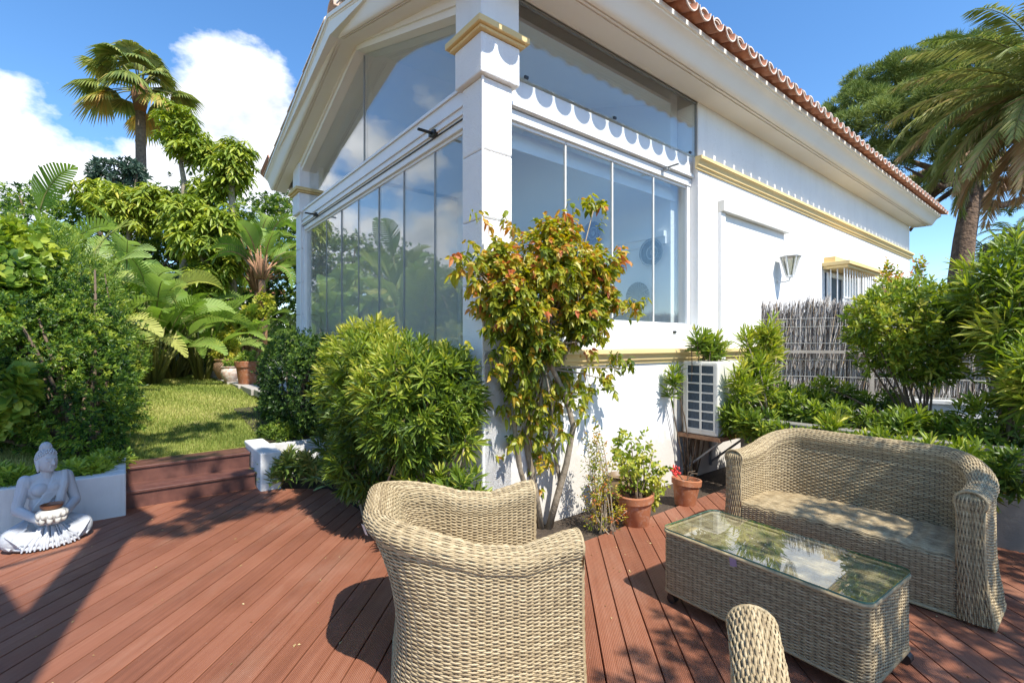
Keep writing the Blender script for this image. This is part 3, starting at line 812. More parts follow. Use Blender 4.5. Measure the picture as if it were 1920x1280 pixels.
def seat_furniture(root, half, depth, rad, arm_h, dip_h, back_h, lean, seat_z, roll=.056):
    """front faces -y, arms at x=+-half, back at y=depth (centre line of the wall)."""
    pts = []; 
    n = 40
    for i in range(n): pts.append((-half, (depth-rad)*i/n))
    for i in range(n): t = PI-PI/2*i/n; pts.append((-half+rad+rad*math.cos(t), depth-rad+rad*math.sin(t)))
    for i in range(n): pts.append((-half+rad+(2*half-2*rad)*i/n, depth))
    for i in range(n): t = PI/2-PI/2*i/n; pts.append((half-rad+rad*math.cos(t), depth-rad+rad*math.sin(t)))
    for i in range(n+1): pts.append((half, (depth-rad)*(1-i/n)))
    pts = np.array(pts); L = seclen(pts); Lt = L[-1]; s = L/Lt
    tan = np.gradient(pts, axis=0); tan /= np.linalg.norm(tan, axis=1, keepdims=True)
    nor = np.stack([-tan[:, 1], tan[:, 0]], 1)
    back = np.clip((pts[:, 1]-(depth-rad*1.25))/(rad*1.25), 0, 1); back = back*back*(3-2*back)
    # rim height
    yfrac = pts[:, 1]/depth
    hgt = np.interp(yfrac, [0, .08, .35, .62, .85, 1.0], [arm_h, arm_h-.006, dip_h, dip_h+.02, back_h-.035, back_h])
    # section: (o, kind) as function of v; outer up, roll, inner down
    def section(h):
        # h array (...); returns o(v), z(v) tables for unit param using fixed fractions
        pass
    oz = [(.075, .012, 0), (.070, .10, 0), (.048, .2, 0), (.032, .32, 0), (.026, .45, 0), (.024, .53, 0), (.026, None, -roll*1.15)]
    Kv = []   # list of (o, z_abs or None, z_rel_to_top)
    zt = .60
    sec = []
    for o, f, in [(.084, 0.0), (.078, .12), (.062, .28), (.053, .48), (.050, .68), (.049, .88), (.050, 1.0)]: sec.append((o, ('f', f)))
    for i in range(0, 13):
        t = R(-35)+(PI+R(60))*i/12
        sec.append((roll*1.12*math.cos(t), ('t', roll*math.sin(t))))
    for f in (.9, .6, .3, 0.0): sec.append((-.049, ('i', f)))
    ref = []
    for o, (kk, x) in sec:
        if kk == 'f': ref.append((o, .012+(zt-roll*1.5-.012)*x))
        elif kk == 't': ref.append((o, zt-roll+x))
        else: ref.append((o, (seat_z-.03)+(zt-roll*1.6-seat_z+.03)*x))
    ref = np.array(ref); vl = seclen(ref); Lv = vl[-1]; vn = vl/Lv
    kind = np.array([{'f': 0, 't': 1, 'i': 2}[k_[0]] for _, k_ in sec]); xs_ = np.array([k_[1] for _, k_ in sec]); os_ = np.array([o for o, _ in sec])
    def Pf(U, V):
        x = np.interp(U, s, pts[:, 0]); y = np.interp(U, s, pts[:, 1]); nx = np.interp(U, s, nor[:, 0]); ny = np.interp(U, s, nor[:, 1])
        nn = np.hypot(nx, ny); nx = nx/nn; ny = ny/nn
        h = np.interp(U, s, hgt); bk = np.interp(U, s, back)
        # z at each section knot, interpolated in v
        zk = np.empty(U.shape+(len(vn),))
        zf = .012+(h-roll*1.5-.012)[..., None]*xs_
        ztp = (h-roll)[..., None]+xs_
        zi = (seat_z-.03)+(h-roll*1.6-seat_z+.03)[..., None]*xs_
        zk = np.where(kind == 0, zf, np.where(kind == 1, ztp, zi))
        idx = np.clip(np.searchsorted(vn, V, side='right')-1, 0, len(vn)-2)
        t = (V-vn[idx])/(vn[idx+1]-vn[idx])
        z0 = np.take_along_axis(zk, idx[..., None], -1)[..., 0]; z1 = np.take_along_axis(zk, (idx+1)[..., None], -1)[..., 0]
        z = z0+(z1-z0)*t; o = os_[idx]+(os_[idx+1]-os_[idx])*t
        ln = lean*bk*(np.clip(z/.75, 0, 1.2)**2.6)
        return np.stack([x+nx*o, y+ny*o+ln, z], -1)
    body = weave(Pf, Lt, Lv, flip=-1)
    o = wv_build('wicker_shell', [body], root)
    # arm ends: strands run up the front face
    for side in (0, 1):
        U0 = 0.0 if side == 0 else 1.0
        sg = -1 if side == 0 else 1
        h = arm_h
        zs = np.array([.02, .10, .2, .32, .45, h-roll*1.6, h-roll, h-roll*.55, h-roll*.2, h-.004])
        oo = np.interp(zs, [.012, .09, .2, .32, .45, h-roll*1.4, h-roll, h-roll*.55, h-roll*.2, h], [.084, .078, .061, .053, .050, .050, roll*1.1, roll*1.0, roll*.62, .006])
        oi = np.interp(zs, [0, h-roll*1.6, h-roll, h-roll*.55, h-roll*.2, h], [-.050, -.050, -roll*1.1, -roll*1.0, -roll*.62, -.006])
        zl = (zs-zs[0])/(zs[-1]-zs[0])
        def Cf(U, V, sg=sg, zl=zl, zs=zs, oo=oo, oi=oi):
            z = np.interp(U, zl, zs); a = np.interp(U, zl, oo); b = np.interp(U, zl, oi)
            ofs = a+(b-a)*V if sg > 0 else b+(a-b)*V
            y = -.004-.016*np.sin(PI*np.clip(V, 0, 1))*np.clip((h-z)/.05, 0, 1)+.02*np.clip(1-(h-z)/.04, 0, 1)
            x = sg*half+sg*ofs
            return np.stack([x, y, z], -1)
        e = weave(Cf, h, .11, ps=.042, pr=.0067)
        wv_build('arm_front', [e], root)
        # welt
        lp = [(sg*half+sg*o_, -.002, z_) for o_, z_ in ref_pts(sec, h, roll, seat_z, kind, xs_, os_)]
        m = MB(); m.tube(lp, .0065, 6); m.build('welt', M['wicker'], root, smooth='all')
    for oo_, dz_ in ((.056, 1.42), (-.055, 1.5)):
        us_ = np.linspace(0, 1, 110); lp = []
        for u in us_:
            x = np.interp(u, s, pts[:, 0]); y = np.interp(u, s, pts[:, 1]); nx = np.interp(u, s, nor[:, 0]); ny = np.interp(u, s, nor[:, 1]); h = np.interp(u, s, hgt); bk = np.interp(u, s, back)
            z = h-roll*dz_; q_ = math.hypot(nx, ny); lp.append((x+nx/q_*oo_, y+ny/q_*oo_+lean*bk*((z/.75)**2.6), z))
        m = MB(); m.tube(lp, .0055, 6); m.build('rim_braid', M['wicker'], root, smooth='all')
    # base ring
    ring = [tuple(np.array(Pf(np.array([[u]]), np.array([[0.0]])))[0, 0]) for u in np.linspace(0, 1, 60)]
    m = MB(); m.tube(ring, .010, 6); m.build('base_rim', M['wicker'], root, smooth='all')
    # seat
    wi = half-.03
    def Sf(U, V):
        y = .012+(depth-.05)*V; yc = np.clip(y-(depth-rad), 0, rad*.999); hw = np.minimum(wi, half-rad+np.sqrt(rad*rad-yc*yc)-.035); x = hw*(2*U-1)
        z = seat_z+.010*np.sin(PI*U)+.006*np.sin(PI*V)+.0032*np.sin(2*PI*U*round(2*wi/.092))-.02*np.clip(1-V/.04, 0, 1)**2
        return np.stack([x, y, z], -1)
    wv_build('seat', [weave(Sf, 2*wi, depth, ps=.06, pr=.0062, amp=.0011)], root)
    def Af(U, V): return np.stack([-wi+2*wi*U, .012-.004*np.sin(PI*V), .014+(seat_z-.026)*V], -1)
    wv_build('front_apron', [weave(Af, 2*wi, seat_z-.03)], root)
    m = MB(); m.tube([(-wi, .008, .016), (wi, .008, .016)], .010, 6); m.build('front_rim', M['wicker'], root, smooth='all')
    # inner lining keeps daylight from shining straight through the shell
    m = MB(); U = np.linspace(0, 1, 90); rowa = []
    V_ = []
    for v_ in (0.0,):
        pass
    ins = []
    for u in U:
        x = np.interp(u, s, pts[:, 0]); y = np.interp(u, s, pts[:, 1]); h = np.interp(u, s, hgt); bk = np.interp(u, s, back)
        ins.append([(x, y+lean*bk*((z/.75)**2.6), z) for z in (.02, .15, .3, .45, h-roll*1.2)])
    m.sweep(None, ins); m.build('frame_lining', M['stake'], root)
    return Pf
def ref_pts(sec, h, roll, seat_z, kind, xs_, os_):
    out = []
    for k_, x, o in zip(kind, xs_, os_):
        if k_ == 0: z = .012+(h-roll*1.5-.012)*x
        elif k_ == 1: z = h-roll+x
        else: z = (seat_z-.03)+(h-roll*1.6-seat_z+.03)*x
        out.append((o, z))
    return out

# armchair in the foreground: faces +x slightly +y
def orient(fx, fy): return math.atan2(fy, fx)+PI/2      # local -y becomes (fx,fy)
ch = empty('wicker_armchair', (.185, 2.27, 0), orient(.975, .22), 'natural wicker armchair seen from the side in the middle of the deck', 'armchair', 'wicker armchairs')
seat_furniture(ch, .355, .64, .215, .655, .605, .735, .17, .31)
k = MB(); k.box(-.012, .012, 0, .001, -.05, .0)
tg = k.build('care_tag', M['paper'], ch); tg.location = (-.12, .845, .66); tg.rotation_euler = (R(-20), 0, R(30))
ch2 = copy_tree(ch); ch2.location = (1.014, 1.236, 0); ch2.rotation_euler = (0, 0, orient(.35, .94))
ch2['label'] = 'wicker armchair cut off by the bottom edge, only one arm tip showing before the table'
F2 = None

so = empty('wicker_sofa', (1.915, 2.86, 0), orient(-.785, -.62), 'natural wicker two seat sofa with curved back under the oleanders', 'sofa')
seat_furniture(so, .60, .56, .24, .665, .655, .775, .05, .31, roll=.055)

# coffee table
tb = empty('wicker_coffee_table', (.825+.475*.575+.24*.818, 2.618-.475*.818+.24*.575, 0), math.atan2(-.818, .575), 'low rectangular wicker coffee table with glass top', 'table')
TL, TW, TZ = .475, .24, .385
def rrect(hx, hy, r, n=8):
    pts = []
    for cx, cy, a0 in ((hx-r, hy-r, 0), (-hx+r, hy-r, PI/2), (-hx+r, -hy+r, PI), (hx-r, -hy+r, 1.5*PI)):
        for i in range(n+1): t = a0+PI/2*i/n; pts.append((cx+r*math.cos(t), cy+r*math.sin(t)))
    return pts
pp = np.array(rrect(TL, TW, .045)+[rrect(TL, TW, .045)[0]]); pl = seclen(pp); pt_ = pl[-1]; ps_ = pl/pt_
def Tf(U, V):
    x = np.interp(U, ps_, pp[:, 0]); y = np.interp(U, ps_, pp[:, 1]); z = .068+(TZ-.068)*V
    return np.stack([x, y, z], -1)
sides = wv_build('wicker_sides', [weave(Tf, pt_, TZ-.055, closed=True)], tb)
def Ttop(U, V): return np.stack([(-TL+.01)+(2*TL-.02)*U, (-TW+.01)+(2*TW-.02)*V, TZ-.004+0*U], -1)
wv_build('wicker_top', [weave(Ttop, 2*TL, 2*TW, ps=.06, amp=.0016)], tb)
rg = [(x, y, TZ) for x, y in rrect(TL+.002, TW+.002, .045)]
k = MB(); k.tube(rg+[rg[0]], .010, 6); k.tube([(x, y, .066) for x, y in rrect(TL, TW, .045)]+[(TL, TW-.045, .066)], .009, 6); k.build('edge_braid', M['wicker'], tb, smooth='all')
gp = rrect(TL+.008, TW+.008, .05)
k = MB()
n = len(gp)
k.add([(x, y, TZ+.0195) for x, y in gp], [tuple(range(n))]); k.build('glass_top', M['glass_table'], tb)
k = MB(); k.add([(x, y, TZ+.0115) for x, y in gp]+[(x, y, TZ+.0195) for x, y in gp], [(i, (i+1) % n, n+(i+1) % n, n+i) for i in range(n)]); k.build('glass_edge', M['glass_edge'], tb)
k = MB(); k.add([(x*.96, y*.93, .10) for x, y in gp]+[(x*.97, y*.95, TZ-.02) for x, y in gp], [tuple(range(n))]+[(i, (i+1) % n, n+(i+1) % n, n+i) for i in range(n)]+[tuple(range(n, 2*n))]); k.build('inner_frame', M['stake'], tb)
for (x, y) in ((TL-.022, TW-.03), (-TL+.03, TW-.03), (TL-.03, -TW+.03), (-TL+.03, -TW+.03)):
    k = MB(); k.box(x-.012, x+.012, y-.012, y+.012, .035, .075)
    vs = []
    k.tube([(x+.012, y-.02, .024), (x+.012, y+.02, .024)], .0235, 14); k.build('castor', M['black'], tb, smooth=True)
k = MB(); k.add([(0, 0, 0), (.034, 0, 0), (.034, 0, -.042), (0, 0, -.042), (0, .0012, 0), (.034, .0012, 0), (.034, .0012, -.042), (0, .0012, -.042)],
      [(0, 1, 2, 3), (7, 6, 5, 4), (0, 4, 5, 1), (1, 5, 6, 2), (2, 6, 7, 3), (3, 7, 4, 0)])
t_ = k.build('label_tag', M['mauve'], tb); t_.location = (-.085, -TW-.0125, TZ-.004); t_.rotation_euler = (R(12), 0, R(3))

# ================================================================ STATUE
SROT = 52; sx, sy, _ = gnd(88, 1016)
stt = empty('seated_statue', (sx, sy, 0), R(SROT), 'pale stone seated meditating statue holding a lotus bowl beside the planter wall', 'statue')
b = MB()
S_ = 1.0
b.ell((0, -.025, .058), (.255, .198, .060), 28, 12); b.ell((0, -.03, .025), (.25, .200, .035), 28, 10)
HT = Matrix.Rotation(R(26), 3, 'Z')
def hp(p): q = HT @ Vector((p[0], p[1]-.012, 0)); return (q.x, q.y+.012, p[2])
for sg in (-1, 1):
    b.cap((sg*.08, .06, .10), (sg*.225, -.055, .085), .088, .074, 16)
    b.ell((sg*.23, -.06, .082), (.07, .07, .072), 16, 10)
    b.cap((sg*.22, -.07, .07), (-sg*.06, -.175, .055), .062, .044, 14)
    b.cap((sg*.135, .035, .432), (sg*.188, -.005, .268), .048, .038, 14)
    b.ell((sg*.126, .035, .422), (.056, .052, .054), 14, 10)
    b.cap((sg*.188, -.008, .262), (sg*.075, -.165, .198), .038, .026, 14)
    b.ell((sg*.055, -.19, .185), (.038, .034, .02), 12, 8)
    for f in range(4):
        b.cap((sg*(.045-.004*f), -.195-.012*f+.008, .178+.006*f), (-sg*(.020+.006*(3-abs(f-1))), -.232-.004*f, .172+.013*f), .0105, .008, 8)
    b.cap((sg*.068, -.185, .205), (sg*.060, -.235, .235), .011, .008, 8)
    b.ell(hp((sg*.069, .012, .545)), (.011, .020, .036), 10, 8, rot=HT); b.ell(hp((sg*.068, .008, .512)), (.010, .014, .017), 8, 8)
    b.ell((sg*.045, -.028, .375), (.058, .045, .045), 14, 10)
    b.ell(hp((sg*.028, -.052, .566)), (.017, .010, .007), 10, 6, rot=HT)
    b.cap(hp((sg*.012, -.062, .583)), hp((sg*.046, -.048, .588)), .005, .003, 8)
b.ell((0, .05, .16), (.135, .105, .10), 20, 12)
b.ell((0, .035, .27), (.112, .082, .12), 20, 12)
b.ell((0, .03, .37), (.135, .078, .095), 20, 12)
b.cap((-.085, .035, .430), (.085, .035, .430), .044, .044, 14); b.cap((0, .03, .462), (-.115, .035, .435), .03, .034, 12); b.cap((0, .03, .462), (.115, .035, .435), .03, .034, 12)
b.cap((0, .025, .43), (0, .012, .505), .046, .040, 14)
b.ell(hp((0, .008, .560)), (.066, .074, .083), 24, 16, rot=HT)
b.ell(hp((0, -.030, .520)), (.036, .034, .030), 14, 10)
b.ell(hp((0, -.050, .503)), (.016, .014, .012), 10, 8)
b.cap(hp((0, -.060, .580)), hp((0, -.074, .545)), .007, .011, 10)
b.cap(hp((-.017, -.060, .526)), hp((.017, -.060, .526)), .0055, .0055, 8); b.cap(hp((-.012, -.059, .519)), hp((.012, -.059, .519)), .0055, .0055, 8)
# robe: sash over the left shoulder and folds
for i in range(6):
    o_ = i*.014
    b.tube([(.115-o_*.6, .075, .462), (.118-o_, .02, .472), (.10-o_, -.038, .42), (.055-o_, -.062, .35), (-.005-o_, -.060, .285), (-.06-o_*.6, -.038, .235)], [.010]*6, 8)
b.tube([(.118, .02, .47), (.108, -.04, .40), (.082, -.058, .32), (.07, -.05, .24), (.06, -.05, .19)], [.03, .032, .034, .036, .04], 10)
for i in range(15):
    u = (i-7)/7.0+.03*math.sin(i*1.9); x0 = .075*u; x1 = .165*u; jt = .004*math.sin(i*2.3)
    b.tube([(x0, -.165+jt, .150), ((x0*1.5), -.212+.02*u*u+jt, .098), (x1*.95, -.226+.045*u*u, .050), (x1*1.1, -.232+.06*u*u+jt, .008)], [.004, .0068, .0078+jt*.4, .007], 8)
for sg in (-1, 1):
    for i in range(5):
        t = i/4.0
        b.tube([(sg*(.285-.035*t), -.02-.045*t, .130-.02*t), (sg*(.262-.05*t), -.118-.01*t, .118-.06*t), (sg*(.215-.04*t), -.172-.006*t, .075-.045*t)], [.003, .0075, .003], 7)
    for i in range(5):
        t0 = i*.028
        b.tube([(sg*(.10+t0*.3), .03-t0, .178-t0*.3), (sg*(.19+t0*.2), -.04-t0*.6, .158-t0*.5), (sg*(.262), -.07-t0*.3, .10-t0*.5), (sg*.24, -.10-t0*.2, .03)], [.007, .010, .011, .009], 7)
body = b.build('statue_body', mat_stucco('painted stone', (.50, .52, .55), (.33, .35, .38), .35, 55, .3), stt, smooth=True, fixn=False)
rm = body.modifiers.new('remesh', 'REMESH'); rm.mode = 'VOXEL'; rm.voxel_size = .0036; rm.use_smooth_shade = True
sm = body.modifiers.new('smooth', 'SMOOTH'); sm.factor = .5; sm.iterations = 1
hr = MB()
def curl_dirs():
    out = []
    for i in range(260):
        z = 1-2*(i+.5)/260; t = i*2.399963; r_ = math.sqrt(1-z*z)
        out.append((r_*math.cos(t), r_*math.sin(t), z))
    return out
hr.ell(hp((0, .014, .574)), (.069, .074, .078), 20, 12, rot=HT); hr.ell(hp((0, .022, .652)), (.036, .038, .034), 16, 10)
for dx, dy, dz in curl_dirs():
    if dz > .12+.42*max(0, -dy) and not (dy < -.55 and dz < .55) or (dy > .1 and dz > -.45):
        hr.ell(hp((dx*.070, .014+dy*.076, .574+dz*.079)), (.0082, .0082, .0082), 7, 5)
    if dz > -.2: hr.ell(hp((dx*.037, .022+dy*.039, .652+dz*.036)), (.0068, .0068, .0068), 6, 4)
hr.build('curled_hair', body.data.materials[0], stt, smooth='all')
bw = MB()
bw.lathe([(.03, .0), (.055, .008), (.082, .03), (.094, .055), (.090, .078), (.072, .088), (.055, .086), (.05, .06), (.02, .05)], (0, -.215, .185), 32)
for ring, (n_, rr, zz, ss) in enumerate(((10, .083, .208, .026), (12, .088, .238, .024))):
    for i in range(n_):
        t = 2*PI*(i+.5*ring)/n_
        bw.ell((rr*math.cos(t), -.215+rr*math.sin(t), zz), (ss*.8, ss*.8, ss*.95), 9, 7)
bw.build('lotus_bowl', mat_stucco('weathered stone bowl', (.60, .58, .52), (.42, .38, .32), .5, 60), stt, smooth='all')
c_, s_ = math.cos(R(SROT)), math.sin(R(SROT)); stt.scale = (.80, .84, 1.02)
dd = MB(); dd.lathe([(.02, 0), (.045, .004), (.058, .018), (.062, .034), (.057, .034), (.05, .018), (.01, .012)], (0, 0, 0), 28)
tag(dd.build('clay_dish', M['dish'], smooth=True, loc=(sx+.181*s_, sy-.181*c_, .274)), 'brown glazed clay dish resting in the lotus bowl', 'dish')
# leaf litter
n = 300
px_ = rng.uniform(-3.0, 2.6, n); py_ = 4.6-3.1*rng.random(n)**1.5
th = rng.uniform(0, 2*PI, n); L_ = rng.uniform(.003, .010, n)+.006*(rng.random(n) < .15)
keep = np.array([((p-C0)@AX < 2.2 and not ((p-C0)@AX > -.5 and (p-C0)@BX > -.5)) for p in np.stack([px_, py_], 1)])
px_, py_, th, L_ = px_[keep], py_[keep], th[keep], L_[keep]; n = len(px_)
P = np.stack([px_, py_, np.full(n, .003)], 1); D = np.stack([np.cos(th), np.sin(th), 0*th], 1)*L_[:, None]; S = np.stack([-np.sin(th), np.cos(th), 0*th+.3], 1)*L_[:, None]*.45
V = np.stack([P-D, P-S+[0, 0, .006], P+D, P+S], 1).reshape(-1, 3); V[:, 2] = np.maximum(V[:, 2], .001)
tag(np_mesh('leaf_litter', V, np.arange(4*n).reshape(-1, 4), M['l_litter'], tone=np.repeat(rng.random(n), 4)), 'pale dry leaf scraps scattered over the deck', 'leaf litter', kind='stuff')
# ================================================================ PLANTS
def unit(v): return v/(np.linalg.norm(v, axis=-1, keepdims=True)+1e-12)
def leaves(P, D, Nrm, L, Wd, droop=.15, fold=.25, full=True, belly=.45):
    """returns V (n*k,3), F tris; k = 8 or 4"""
    n = len(P); D = unit(D); S = unit(np.cross(D, Nrm)); N = np.cross(S, D)
    L = np.broadcast_to(L, (n,))[:, None]; Wd = np.broadcast_to(Wd, (n,))[:, None]; dr = np.broadcast_to(droop, (n,))[:, None]
    dn = np.array([0, 0, -1.0])
    def pt(t, w, f=0): return P+D*L*t+dn*dr*L*t*t+S*Wd*w+N*Wd*f
    if full:
        V = np.stack([pt(0, 0), pt(belly*.6, -.42, fold*.4), pt(belly*.6, 0), pt(belly*.6, .42, fold*.4),
                      pt(belly+.28, -.40, fold*.4), pt(belly+.28, 0), pt(belly+.28, .40, fold*.4), pt(1, 0)], 1)
        T = np.array([[0, 2, 1], [0, 3, 2], [1, 2, 5], [1, 5, 4], [2, 3, 6], [2, 6, 5], [4, 5, 7], [5, 6, 7]])
    else:
        V = np.stack([pt(0, 0), pt(belly, -.5, fold*.5), pt(1, 0), pt(belly, .5, fold*.5)], 1)
        T = np.array([[0, 2, 1], [0, 3, 2]])
    k = V.shape[1]
    return V.reshape(-1, 3), (T[None]+np.arange(n)[:, None, None]*k).reshape(-1, 3), k
class Leaf:
    def __init__(s): s.V = []; s.F = []; s.T = []; s.n = 0
    def add(s, V, Fc, T): s.V.append(V); s.F.append(Fc+s.n); s.T.append(T); s.n += len(V)
    def leaves(s, P, D, Nrm, L, Wd, tone, **kw):
        V, Fc, k = leaves(P, D, Nrm, L, Wd, **kw); s.add(V, Fc, np.repeat(np.clip(tone, 0, 1), k))
    def build(s, name, mat, parent=None, smooth=False):
        return np_mesh(name, np.concatenate(s.V), np.concatenate(s.F), mat, parent, smooth=smooth, tone=np.concatenate(s.T))
def basis(d):
    a = np.where(np.abs(d[:, 2:3]) < .9, np.array([[0, 0, 1.0]]), np.array([[1.0, 0, 0]]))
    e1 = unit(np.cross(d, a)); return e1, np.cross(d, e1)
def rosettes(lf, P, d, n, L, Wd, th0, th1, stem, tone0, tone_j=.12, tip=.2, droop=.15, full=True, fold=.25, belly=.45, lj=.3):
    """P,d: (m,3) shoot ends and directions; n leaves on each"""
    m = len(P); d = unit(d); e1, e2 = basis(d)
    k = np.arange(n)/n
    ph = (np.arange(n)*2.39996)[None]+rng.uniform(0, 2*PI, (m, 1))+rng.normal(0, .25, (m, n))
    th = th0+(th1-th0)*(k[None])+rng.normal(0, .14, (m, n))     # k=0 tip ... 1 base
    off = -stem*k[None]
    D = np.cos(th)[..., None]*d[:, None]+np.sin(th)[..., None]*(np.cos(ph)[..., None]*e1[:, None]+np.sin(ph)[..., None]*e2[:, None])
    PP = P[:, None]+d[:, None]*off[..., None]
    ls = L*(1-lj*.5+lj*rng.random((m, n)))*(.65+.35*np.minimum(1, k[None]*3+.2))
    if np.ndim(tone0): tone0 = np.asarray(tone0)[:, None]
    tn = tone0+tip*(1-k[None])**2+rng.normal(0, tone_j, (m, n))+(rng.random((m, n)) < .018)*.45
    dd = np.broadcast_to(d[:, None], D.shape).reshape(-1, 3)+rng.normal(0, .25, (m*n, 3))
    lf.leaves(PP.reshape(-1, 3), D.reshape(-1, 3), dd, ls.ravel(), Wd*ls.ravel()/L, tn.ravel(), droop=droop, full=full, fold=fold, belly=belly)
def blob_points(blobs, m, shell=.22, up=.0, zmin=None, lump=.10, stray=.13):
    """points near the surface of a union of ellipsoids, with outward directions"""
    bl = np.array(blobs, float); area = (bl[:, 3]*bl[:, 4]+bl[:, 3]*bl[:, 5]+bl[:, 4]*bl[:, 5]); pr = area/area.sum()
    Ps = []; Ds = []; got = 0
    while got < m:
        k = rng.choice(len(bl), m*2, p=pr); q = unit(rng.normal(0, 1, (m*2, 3))); q[:, 2] += up; q = unit(q)
        r = 1-np.abs(rng.normal(0, shell, m*2))+(rng.random(m*2) < stray)*rng.uniform(0, .26, m*2)
        r = r+lump*np.sin(q[:, 0]*7+k)*np.sin(q[:, 1]*8+k*2)*np.sin(q[:, 2]*6+k)
        p = bl[k, :3]+q*r[:, None]*bl[k, 3:]
        nrm = unit(q/bl[k, 3:])
        ok = r > .25
        for i, b in enumerate(bl):
            e = np.sqrt((((p-b[:3])/b[3:])**2).sum(1)); ok &= ~((e < .72) & (k != i))
        if zmin is not None: ok &= p[:, 2] > zmin
        p = p[ok]; nrm = nrm[ok]; Ps.append(p); Ds.append(nrm); got += len(p)
    return np.concatenate(Ps)[:m], np.concatenate(Ds)[:m]
def stems(base_pts, targets, r0, r1, bend=.15, n=6, seg=6):
    mb = MB()
    for i, t in enumerate(targets):
        b = np.array(base_pts[i % len(base_pts)]); t = np.array(t); mid_ = b*.45+t*.55+np.array([*(rng.normal(0, bend*.5, 2)), .05])*np.linalg.norm(t-b)
        mid_[:2] = (mid_[:2]*1.0)
        pts = [tuple(b*(1-s)**2+2*mid_*s*(1-s)+t*s*s) for s in np.linspace(0, 1, seg)]
        mb.tube(pts, list(np.linspace(r0, r1, seg)), n)
    return mb
def shrub(name, label, cat, base, blobs, m, n, L, Wd, mat, th=(.4, 1.3), stem=.06, tone=(.45, .12), updir=.5, tip=.2, droop=.15, full=True,
          nst=14, sr=(.018, .006), shell=.2, zmin=None, group=None, smat=None, fold=.25, belly=.45, zone=None, lump=.1, jit=.35, stray=.13):
    e = empty(name, base, 0, label, cat, group); o = np.array(base)
    bl = [(x-o[0], y-o[1], z-o[2], a, b_, c) for x, y, z, a, b_, c in blobs]
    P, N = blob_points(bl, m, shell, zmin=(zmin-o[2]) if zmin is not None else None, lump=lump, stray=stray)
    d = unit(N+np.array([0, 0, updir])+rng.normal(0, jit, P.shape))
    lf = Leaf()
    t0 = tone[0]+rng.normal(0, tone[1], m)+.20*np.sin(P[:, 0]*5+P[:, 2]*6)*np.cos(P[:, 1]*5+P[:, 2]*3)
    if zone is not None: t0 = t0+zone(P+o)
    rosettes(lf, P, d, n, L, Wd, th[0], th[1], stem, t0, tip=tip, droop=droop, full=full, fold=fold, belly=belly)
    lf.build('foliage', mat, e)
    if nst:
        idx = rng.choice(m, nst); tg_ = P[idx]*.93+np.array([np.array(bl)[:, :3].mean(0)])*.07
        bs = [(rng.normal(0, .05), rng.normal(0, .05), -.02) for _ in range(max(1, nst//3))]
        stems(bs, tg_, sr[0], sr[1]).build('stems', smat or M['twig'], e, smooth='all')
    return e
def wb(b, a, z, r1, r2, r3): return (*W(b, a, z), r1, r2, r3)

# ---- clipped oleander bush in front of the gable
ol = []
for b, a, z, r, rz in ((-.42, .28, 1.0, .40, .46), (-.42, .85, 1.06, .40, .52), (-.36, 1.4, 1.05, .36, .54), (-.30, 1.75, .98, .30, .46), (-.42, .9, .55, .36, .38), (-.36, 1.5, .55, .32, .36),
                       (-.22, .1, 1.05, .26, .34)):
    ol.append(wb(b, a, z, r, r, rz))
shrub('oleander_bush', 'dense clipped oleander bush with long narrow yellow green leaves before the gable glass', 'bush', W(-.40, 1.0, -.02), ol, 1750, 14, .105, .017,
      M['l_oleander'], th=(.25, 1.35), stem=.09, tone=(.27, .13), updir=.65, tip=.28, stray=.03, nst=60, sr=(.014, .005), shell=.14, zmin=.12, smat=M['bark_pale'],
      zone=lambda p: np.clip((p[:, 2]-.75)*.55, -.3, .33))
shrub('oleander_shoots', 'low oleander shoots growing at the house corner behind the armchair', 'bush', W(-.38, .10, -.02), [wb(-.40, .08, .38, .22, .22, .22), wb(-.30, -.20, .42, .16, .16, .16), wb(-.20, -.05, .78, .14, .12, .12)], 95, 13, .125, .022,
      M['l_oleander'], th=(.3, 1.35), stem=.08, tone=(.55, .1), updir=.8, tip=.2, nst=20, sr=(.010, .004), zmin=.05, smat=M['bark_pale'])
# ---- dark round bush on the lawn side
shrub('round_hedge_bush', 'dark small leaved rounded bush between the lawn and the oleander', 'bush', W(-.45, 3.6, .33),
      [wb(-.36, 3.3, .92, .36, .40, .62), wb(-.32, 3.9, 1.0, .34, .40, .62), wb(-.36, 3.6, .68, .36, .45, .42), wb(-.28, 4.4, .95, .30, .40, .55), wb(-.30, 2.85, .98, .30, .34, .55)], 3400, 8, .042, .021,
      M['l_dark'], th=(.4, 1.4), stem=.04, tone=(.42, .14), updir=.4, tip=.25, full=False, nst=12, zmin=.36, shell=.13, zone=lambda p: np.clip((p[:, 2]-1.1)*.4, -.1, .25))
shrub('low_ground_shrub', 'low dark green shrub filling the raised bed behind the white pier', 'shrub', W(-.55, 3.2, .32), [wb(-.60, 3.15, .38, .26, .2, .14), wb(-.3, 3.25, .40, .25, .2, .16)], 420, 8, .06, .018,
      M['l_oleander'], tone=(.2, .12), full=False, nst=0, zmin=.30)

